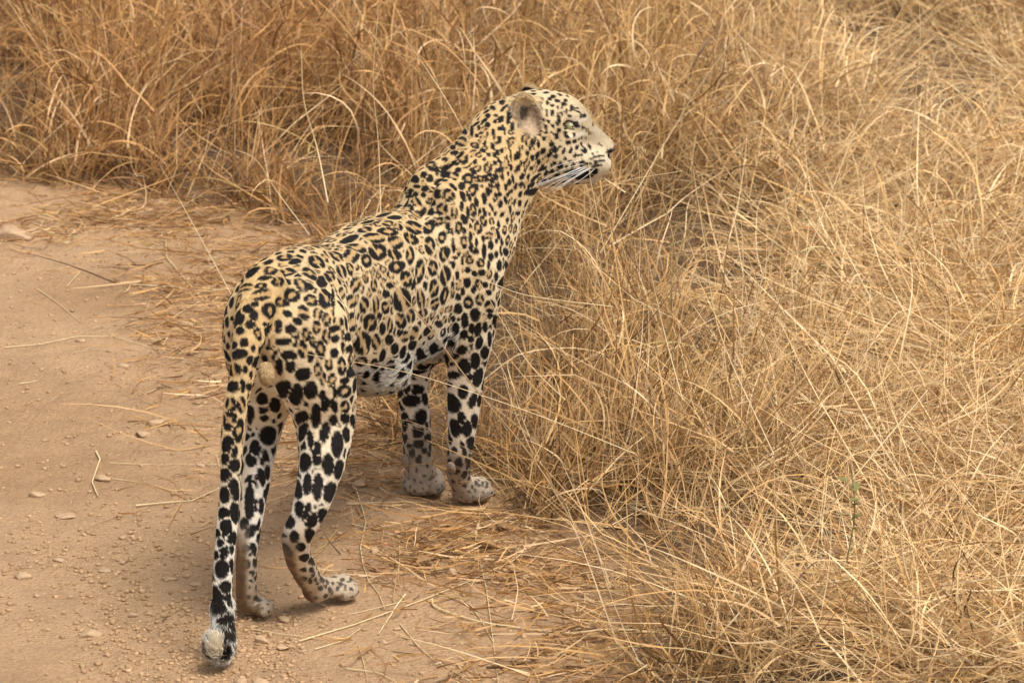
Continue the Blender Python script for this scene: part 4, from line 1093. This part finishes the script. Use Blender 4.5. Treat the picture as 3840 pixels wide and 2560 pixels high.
# -- straw litter on the track
P = scatter(112000, -.28, .155, 5.95, 10.6); d = edge_dist(P); sx, sy = world_view(np.column_stack([P, P[:, 0] * 0]))
band = sstep(-.75, -.02, d) ** 2.2
mat_ = np.exp(-(((sx - 1850) / 380) ** 2 + ((sy - 2080) / 110) ** 2)) * 1.2 + np.exp(-(((sx - 780) / 300) ** 2 + ((sy - 1200) / 260) ** 2)) * .6 + np.exp(-(((sx - 500) / 500) ** 2 + ((sy - 850) / 100) ** 2)) * .85 + .9 * np.exp(-(((sx - 1440) / 90) ** 2 + ((sy - 1700) / 90) ** 2))
mat_ += .45 * np.exp(-(((sx - 2100) / 260) ** 2 + ((sy - 2420) / 160) ** 2))
prob = (.004 + .95 * np.clip(band * .55 + mat_, 0, 1)) * np.clip(.75 + 1.0 * noise(P, 6, 85, 2), .05, 1)
prob *= np.where((sx < 420) & (sy > 1000), .15, 1)
k = (d < .02) & (rng.random(len(P)) < prob)
P = P[k]; n = len(P)
Ls = np.where(rng.random(n) < .12, .12 + .16 * rng.random(n), .02 + .07 * rng.random(n))
o = blade_mesh('straw_litter', np.column_stack([P, ground_z(P) + .003 + .012 * rng.random(n) ** 2]), rng.uniform(0, 6.28, n), rng.uniform(1.42, 1.66, n), Ls,
    .0016 + .0036 * rng.random(n) ** 1.5, rng.standard_normal(n) * .12, palette(n, P, np.full(n, .45)) * .95, 4, .15, curl=rng.standard_normal(n) * .7, avoid=True, zmin=-.01, mat=M_STRAW)
tag(o, 'short broken straw littering the dirt at the grass edge', kind='stuff')

# ------------------------------------------------------------------ clods and gravel
def rock_shape(seed, rough=.22, sub=1):
    import bmesh
    bm = bmesh.new(); bmesh.ops.create_icosphere(bm, subdivisions=sub, radius=1)
    V = np.array([v.co[:] for v in bm.verts]); F = np.array([[v.index for v in f.verts] for f in bm.faces]); bm.free()
    V = V * (1 + rough * noise(V, 1.3, seed) + rough * .6 * noise(V, 3.1, seed + 9))[:, None]
    r_ = np.random.default_rng(seed)
    for _ in range(7):                       # flat broken faces
        nn = r_.standard_normal(3); nn /= np.linalg.norm(nn); dd = V @ nn; c0 = r_.uniform(.45, .8)
        V = V - np.maximum(dd - c0, 0)[:, None] * nn * .95
    return V, F
def pebbles(n, P, size, colr, name, lab):
    Vs, Fs, Cs = [], [], []; off = 0
    shapes = [rock_shape(100 + i, .25, 1) for i in range(10)]
    gz_ = ground_z(P)
    which = rng.integers(0, 10, n)
    for q in range(10):
        i = np.where(which == q)[0]
        if not len(i): continue
        V, F = shapes[q]; m_ = len(i)
        a = rng.uniform(0, 6.28, m_); ca_, sa_ = np.cos(a), np.sin(a)
        sxx = size[i] * rng.uniform(.8, 1.3, m_); syy = size[i] * rng.uniform(.7, 1.1, m_); szz = size[i] * rng.uniform(.45, .8, m_)
        X = V[None, :, 0] * sxx[:, None]; Y = V[None, :, 1] * syy[:, None]; Z = V[None, :, 2] * szz[:, None]
        W3 = np.stack([X * ca_[:, None] - Y * sa_[:, None] + P[i, 0][:, None], X * sa_[:, None] + Y * ca_[:, None] + P[i, 1][:, None], Z + (gz_[i] + szz * .35)[:, None]], 2)
        Vs.append(W3.reshape(-1, 3)); Fs.append((F[None] + (np.arange(m_) * len(V))[:, None, None] + off).reshape(-1, 3)); off += m_ * len(V)
        Cs.append(np.repeat(colr[i], len(V), 0))
    o = mesh_np(name, np.concatenate(Vs), np.concatenate(Fs), M_CLOD, np.concatenate(Cs), smooth=False)
    return tag(o, lab, kind='stuff')
P = scatter(105000, -.25, .10, 5.95, 9.3); d = edge_dist(P); sx, sy = world_view(np.column_stack([P, P[:, 0] * 0]))
den = .10 + 1.0 * sstep(2080, 2380, sy + 120 * noise(P, 3, 88, 2)) * sstep(1350, 900, sx + 200 * noise(P, 4, 89)) * sstep(100, 700, sx) + .28 * sstep(0, .5, noise(P, 2.4, 90, 3)) * sstep(900, 2000, sy)
den += .5 * np.exp(-(((sx - 450) / 180) ** 2 + ((sy - 2150) / 120) ** 2))
k = (rng.random(len(P)) < den * .8) & (d < .05)
P = P[k]; n = len(P)
size = (.0020 + .0062 * rng.random(n) ** 2.4)
pc = mix((.51, .33, .185), (.36, .225, .12), rng.random(n)) * (.9 + .25 * rng.random((n, 1)))
pebbles(n, P, size, pc, 'gravel', 'small reddish soil crumbs and gravel strewn on the track')

# ------------------------------------------------------------------ single stones
STN = [(45, 872, 88, 36, 'pale flat stone lying alone on the track at the far left'), (86, 2160, 34, 24, 'angular stone on bare dirt nearest the left edge'),
 (135, 1848, 32, 18, 'tan stone half sunk in dirt, above the angular stone at left'), (335, 2365, 44, 20, 'flat wide stone left of the tail tip'),
 (385, 1793, 34, 18, 'rounded stone at the foot of the bent straw'), (255, 1932, 44, 16, 'low ridge-shaped stone in the middle of the bare track'),
 (980, 2390, 32, 24, 'blocky stone in front of the near hind paws'), (1065, 2318, 26, 22, 'pointed stone just behind the striding hind foot'),
 (1208, 2262, 22, 14, 'small stone touching the underside of the raised hind foot'), (1065, 2418, 30, 20, 'broad reddish stone below the hind feet among gravel'),
 (1435, 2400, 18, 14, 'small orange pebble by crossed straws'), (1700, 2138, 32, 20, 'rounded lump buried in the straw mat'),
 (1410, 2065, 26, 18, 'smooth stone at the left end of the straw mat'), (462, 2018, 18, 12, 'small stone on clear dirt left of the tail'),
 (683, 1843, 16, 10, 'tiny brown stone right beside the tail'), (752, 1740, 20, 12, 'small brown stone close behind the tail'),
 (700, 2080, 20, 12, 'wedge-shaped stone left of the hanging tail'), (740, 2185, 34, 12, 'flat pale slab against the lower tail'),
 (640, 2168, 30, 12, 'flat slab left of the pale slab by the tail'), (500, 2300, 20, 14, 'small lump of soil in the gravel patch'),
 (400, 2140, 28, 10, 'thin flat chip of stone at the gravel cluster'), (220, 2105, 26, 10, 'pale chip of stone left of the gravel cluster'),
 (462, 2105, 20, 14, 'dark clod topping the gravel cluster'), (590, 1590, 42, 20, 'brown clod of earth in the upper track'),
 (540, 1630, 40, 18, 'flat brown clod below the earth clod in the upper track'), (465, 1385, 24, 14, 'reddish clod in thin straw left of the haunch'),
 (300, 1282, 22, 12, 'buff stone under the crossed straws on the track'), (975, 2560, 40, 22, 'tan stone at the bottom edge below the hind paws'),
 (905, 2555, 34, 20, 'lumpy stone at the bottom edge near the tail tip'), (1490, 2352, 16, 12, 'little stone below the long straws in front'),
 (1350, 1815, 30, 18, 'buff stone below the belly beside bent straw')]
for q, (x, y, hw, hh, lab) in enumerate(STN):
    c = GP(x, y + hh * .5); m_ = math.hypot(c[1], CAMH) * FOCK
    V, F = rock_shape(300 + q * 7, .34, 3)
    V = V + .03 * np.stack([noise(V, 6, q), noise(V, 6, q + 50), noise(V, 6, q + 90)], 1)
    V = V * np.array([hw * m_, hw * m_ * .75, hh * m_ * .95])
    a = random.uniform(-.4, .4); V = np.stack([V[:, 0] * math.cos(a) - V[:, 1] * math.sin(a), V[:, 0] * math.sin(a) + V[:, 1] * math.cos(a), V[:, 2]], 1)
    o = mesh_np('stone', V, F, M_STONE, smooth=False)
    g0 = float(ground_z(np.array([c[:2]]))[0])
    o.location = (c[0], c[1], g0 + hh * m_ * .25)
    tag(o, lab, 'stone', 'stones lying on the dirt track')

# ------------------------------------------------------------------ single stems and straws
def spline(P, n=24):
    P = np.array(P, float); X = np.concatenate([[2 * P[0] - P[1]], P, [2 * P[-1] - P[-2]]]); out = []
    m_ = max(2, n // (len(P) - 1))
    for i in range(len(P) - 1):
        p0, p1, p2, p3 = X[i:i + 4]
        for t in np.arange(m_) / m_:
            out.append(.5 * ((2 * p1) + (p2 - p0) * t + (2 * p0 - 5 * p1 + 4 * p2 - p3) * t * t + (3 * p1 - p0 - 3 * p2 + p3) * t ** 3))
    out.append(P[-1]); return np.array(out)
M_STEM = plain_mat('pale_straw', (.70, .54, .30), .5, .4, .15, 60)
M_STEMB = plain_mat('brown_straw', (.42, .28, .14), .55, .3, .2, 60)
def stem(pts, r, lab, mat=None, r1=None, name='grass_stem', cat='grass stem', group='single stems standing in front', seeds=0, straight=False):
    """pts: (x, y, depth) read off the photograph and set at true depth; depth None lies on the ground"""
    W_ = [np.array(PX(x, y, Y)) if Y else np.array(GP(x, y, .006)) for x, y, Y in pts]
    path = np.array(W_) if straight else spline(W_)
    if all(p[2] is None for p in pts):
        path[:, 2] = ground_z(path[:, :2]) + r * 1.1 + .002
    V, F = tube(path, r, r1 or r * .5, 6)
    o = mesh_np(name, V, F, mat or M_STEM)
    tag(o, lab, cat, group)
    for q in range(seeds):
        c = path[-1 - int(q * 1.1) % max(1, len(path) - 2)]
        V2, F2 = uv_ball((0, 0, 0), 1, 6, 4)
        V2 = V2 * np.array([.0022, .0022, .006]); V2 = V2 + c + np.array([rng.normal() * .009, rng.normal() * .006, -.004 + rng.normal() * .006])
        s_ = mesh_np('seed', V2, F2, M_STEMB); s_.parent = o
    return o
STEMS = [
 ([(2500, 2280, 6.5), (2330, 2200, 6.5), (2150, 1960, 6.5), (2000, 1720, 6.5), (1760, 1430, 6.45), (1580, 1190, 6.4), (1440, 1030, 6.4), (1400, 1010, 6.4), (1340, 1050, 6.4)], .0016, 'long arching brown stem crossing the flank with a drooping seed head', 6, 1),
 ([(2120, 1500, 6.6), (1990, 1370, 6.6), (1880, 1200, 6.6), (1800, 1060, 6.6)], .0011, 'thin stem bending over the shoulder of the foreleg', 2, 0),
 ([(2380, 1700, 6.5), (2080, 1580, 6.5), (1800, 1480, 6.5), (1500, 1390, 6.5), (1150, 1328, 6.3)], .0010, 'thin stem running level across the belly and haunch', 3, 0),
 ([(2300, 1150, 6.7), (1990, 1110, 6.7), (1840, 1060, 6.7), (1700, 1010, 6.7)], .0009, 'fine stem laid across the chest to the right', 2, 0),
 ([(2270, 960, 6.9), (2235, 780, 6.9), (2210, 640, 6.9), (2200, 450, 6.9)], .0009, 'hair-thin seed stem rising in front of the muzzle', 3, 0),
 ([(2560, 1500, 6.9), (2480, 1200, 7.0), (2420, 900, 7.0), (2390, 560, 7.0)], .0010, 'fine upright stem right of the muzzle', 3, 0),
 ([(2550, 1100, 7.3), (2510, 830, 7.3), (2420, 600, 7.3), (2370, 540, 7.3)], .0015, 'seeded stem nodding left in front of the nose', 8, 1),
 ([(2080, 1080, 7.3), (2180, 860, 7.3), (2290, 700, 7.3), (2560, 640, 7.3)], .0011, 'straw arching away beneath the chin', 0, 0),
 ([(2900, 1700, 6.6), (2700, 1250, 6.7), (2640, 900, 6.7), (2600, 640, 6.7)], .0012, 'tall thin stem with small seeds in the open grass right of the head', 5, 0),
 ([(3010, 1000, 7.6), (3200, 500, 7.7), (3300, 200, 7.7), (3420, -40, 7.7)], .0012, 'very tall stem leaning to the upper right edge', 0, 0),
 ([(3380, 900, 8.0), (3430, 400, 8.0), (3450, 150, 8.0), (3445, -30, 8.0)], .0012, 'very tall straight stem near the upper right', 0, 0),
 ([(2250, 950, 8.0), (2480, 560, 8.1), (2640, 300, 8.1), (2880, -20, 8.1)], .0014, 'tall pale stem leaning right above the nose', 0, 0),
 ([(2800, 1260, 7.3), (2900, 900, 7.3), (2990, 690, 7.3), (3050, 620, 7.3)], .0016, 'bright straight stem in the middle of the right grass', 0, 0),
 ([(3560, 2420, 6.2), (3400, 2150, 6.2), (3390, 1850, 6.2), (3470, 1560, 6.2)], .0016, 'thick curved straw in the lower right grass', 0, 0),
 ([(2700, 2380, 6.15), (2960, 2080, 6.2), (3210, 1780, 6.2), (3480, 1460, 6.3)], .0018, 'long pale straw slanting up through the lower right grass', 0, 0),
 ([(1230, 760, 8.3), (1190, 560, 8.4), (1140, 380, 8.4), (1130, 190, 8.4)], .0018, 'tall bleached stem standing left of the neck', 0, 0),
 ([(1430, 900, 8.0), (1420, 560, 8.1), (1400, 300, 8.1), (1420, 20, 8.1)], .0012, 'thin tall stem rising behind the back', 0, 0),
 ([(1160, 880, 8.2), (1040, 720, 8.3), (960, 600, 8.3), (880, 560, 8.3)], .0011, 'thin stem leaning left behind the rump', 0, 0),
 ([(870, 1110, 6.9), (800, 980, 7.0), (690, 780, 7.1), (600, 620, 7.1)], .0009, 'very thin brown stem behind the rump leaning left', 0, 0),
 ([(1760, 540, 7.7), (1700, 420, 7.7), (1600, 260, 7.8), (1500, 120, 7.8)], .0011, 'thin stem crossing behind the nape', 0, 0)]
for pts, r, lab, sd, br in STEMS: stem(pts, r, lab, M_STEMB if br else None, seeds=sd)
LIES = [([(1120, 2395), (1330, 2330), (1560, 2250), (1760, 2170), (1950, 2080)], .0022, 'long pale straw slanting up across the dirt before the hind foot'),
 ([(1180, 2425), (1290, 2390), (1350, 2345)], .0018, 'straw lying beside the long slanting straw'),
 ([(1300, 1795), (1335, 1825), (1360, 1900), (1372, 1950), (1352, 2050), (1362, 2110), (1382, 2165), (1420, 2215), (1444, 2275)], .0022, 'crooked jointed straw standing on the dirt under the belly'),
 ([(1620, 2240), (1640, 2270), (1800, 2320), (2000, 2345), (2350, 2395)], .0034, 'thick brown stem lying along the lower edge of the grass'),
 ([(1500, 2330), (1560, 2400), (1620, 2460), (1760, 2540), (1860, 2560)], .0018, 'bent straw lying across the smooth patch of dirt'),
 ([(1800, 1900), (1790, 2050), (1825, 2200), (1850, 2400), (1870, 2560)], .0020, 'long straw running down the middle to the bottom edge'),
 ([(1760, 2250), (1810, 2320), (1850, 2400), (1868, 2555)], .0016, 'bent straw beside the long central straw'),
 ([(1300, 1878), (1500, 1873), (1715, 1874)], .0016, 'straight straw lying level before the fore paws'),
 ([(1320, 1955), (1500, 2000), (1700, 2060), (1900, 2105)], .0020, 'long straw over the straw mat pointing to the grass'),
 ([(1495, 2000), (1500, 2060), (1492, 2165)], .0024, 'upright short straw in the straw mat'),
 ([(1520, 2220), (1470, 2290), (1420, 2370)], .0030, 'thick split straw in the foreground dirt'),
 ([(360, 1690), (375, 1720), (345, 1805), (368, 1858)], .0032, 'bent pale twig lying on bare dirt at left'),
 ([(410, 1732), (600, 1734), (815, 1735)], .0012, 'fine straight straw lying left of the tail'),
 ([(510, 1893), (620, 1885), (720, 1875), (812, 1835)], .0026, 'dark dry leaf sheath lying left of the tail'),
 ([(420, 1790), (500, 1802), (570, 1818)], .0015, 'thin dark twig beyond the dark leaf sheath'),
 ([(20, 1305), (160, 1290), (290, 1262), (430, 1265), (590, 1315)], .0018, 'long thin straw lying over the upper left track'),
 ([(140, 1075), (220, 1130), (300, 1205)], .0018, 'slanting straw on the far left dirt'),
 ([(305, 1005), (250, 1070)], .0024, 'short bright straw on the far dirt'),
 ([(75, 1440), (145, 1430)], .0022, 'short yellow straw at the left side of the track'),
 ([(620, 900), (625, 960), (760, 1120), (590, 1225)], .0026, 'hooked pale straw left of the rump'),
 ([(500, 1065), (700, 1072), (880, 1085)], .0022, 'straight straw stretching to the rump'),
 ([(1530, 2240), (1330, 2290), (1300, 2290)], .0012, 'fine straw near the small orange pebble'),
 ([(2190, 1870), (2020, 1840), (1850, 1838), (1640, 1848)], .0014, 'greenish straw lying across the fore paws'),
 ([(2400, 2200), (2150, 2180), (1900, 2170), (1680, 2168)], .0015, 'level straw leaving the right grass over the dirt'),
 ([(940, 2350), (1040, 2365), (1200, 2385)], .0016, 'straw lying just in front of the rear paw'),
 ([(1345, 2410), (1365, 2480), (1380, 2560)], .0013, 'thin straw at the bottom centre'),
 ([(1300, 2500), (1420, 2515), (1500, 2560)], .0020, 'straw leading off the bottom edge')]
for pts, r, lab in LIES: stem([(x, y, None) for x, y in pts], r * .68, lab, name='straw', cat='straw', group='single straws lying on the dirt', straight='thick' not in lab)

# ------------------------------------------------------------------ small green sprig and dead leaves
M_LEAFG = plain_mat('green_leaf', (.21, .195, .075), .7, .1, .2, 90)
M_LEAFB = plain_mat('dead_leaf', (.30, .17, .08), .8, .2, .25, 90)
def leaf_mesh(c, L, wd, az, tilt, mat, name, parent=None):
    V = []; F = []
    for i in range(9):
        t = i / 8; hw_ = wd * math.sin(math.pi * min(1, t ** .8 + .02)) * .5
        for s_ in (-1, 0, 1):
            V.append((t * L, s_ * hw_, .10 * L * t * t * -1 + abs(s_) * hw_ * .35))
    for i in range(8):
        for k_ in (0, 1): a = i * 3 + k_; F.append((a, a + 1, a + 4, a + 3))
    V = np.array(V); ca_, sa_ = math.cos(tilt), math.sin(tilt)
    V = np.stack([V[:, 0] * ca_ - V[:, 2] * sa_, V[:, 1], V[:, 0] * sa_ + V[:, 2] * ca_], 1)
    V = np.stack([V[:, 0] * math.cos(az) - V[:, 1] * math.sin(az), V[:, 0] * math.sin(az) + V[:, 1] * math.cos(az), V[:, 2]], 1) + np.array(c)
    V2 = V - np.array([0, 0, .0004]); n_v = len(V)
    F = np.array(F); F = np.concatenate([F, F[:, ::-1] + n_v])
    return mesh_np(name, np.concatenate([V, V2]), F, mat, smooth=True, parent=parent)
def sprig(x, y, Y, lab, n=5, s=.022):
    b = np.array(PX(x, y + 110, Y)); t = np.array(PX(x + 10, y - 60, Y))
    b[2] = max(b[2] - .1, .0)
    V, F = tube(spline([b, (b + t) / 2 + np.array([.01, 0, 0]), t]), .0016, .0008)
    r = bpy.data.objects.new('green_sprig', None); link(r); r.location = tuple(b)
    bpy.context.view_layer.update()
    st = mesh_np('stem', V - b, F, M_LEAFG, parent=r)
    for i in range(n):
        f = random.uniform(.4, 1.0); c = (t - b) * f + np.array([random.uniform(-.012, .012), random.uniform(-.012, .0), 0])
        leaf_mesh(c, s * random.uniform(.8, 1.2), s * .7, i * 2.4 + .5, random.uniform(.1, .7), M_LEAFG, 'leaf', r)
    tag(r, lab, 'plant', 'little green weeds in the dry grass')
sprig(3180, 1790, 6.18, 'small dull green leafy weed growing in the lower right grass', 6, .024)
#sprig(2640, 1000, 6.85, 'faded grey-green weed among the stems right of the chest', 6, .028)
for x, y, a, lab in [(785, 828, .3, 'curled brown dead leaf behind the rump in thin straw'), (950, 940, 1.2, 'brown dead leaf just over the rump'), (1905, 1985, 2.0, 'broad dead leaf at the foot of the right grass'), (1560, 2110, .5, 'dead leaf lying in the straw mat'), (1860, 2045, 2.6, 'pale dead leaf below the broad dead leaf')]:
    c = np.array(GP(x, y, .01)); leaf_mesh(c, .045, .022, a, .15, M_LEAFB, 'dead_leaf'); tag(sc.collection.objects[-1], lab, 'leaf', 'dead leaves on the ground')
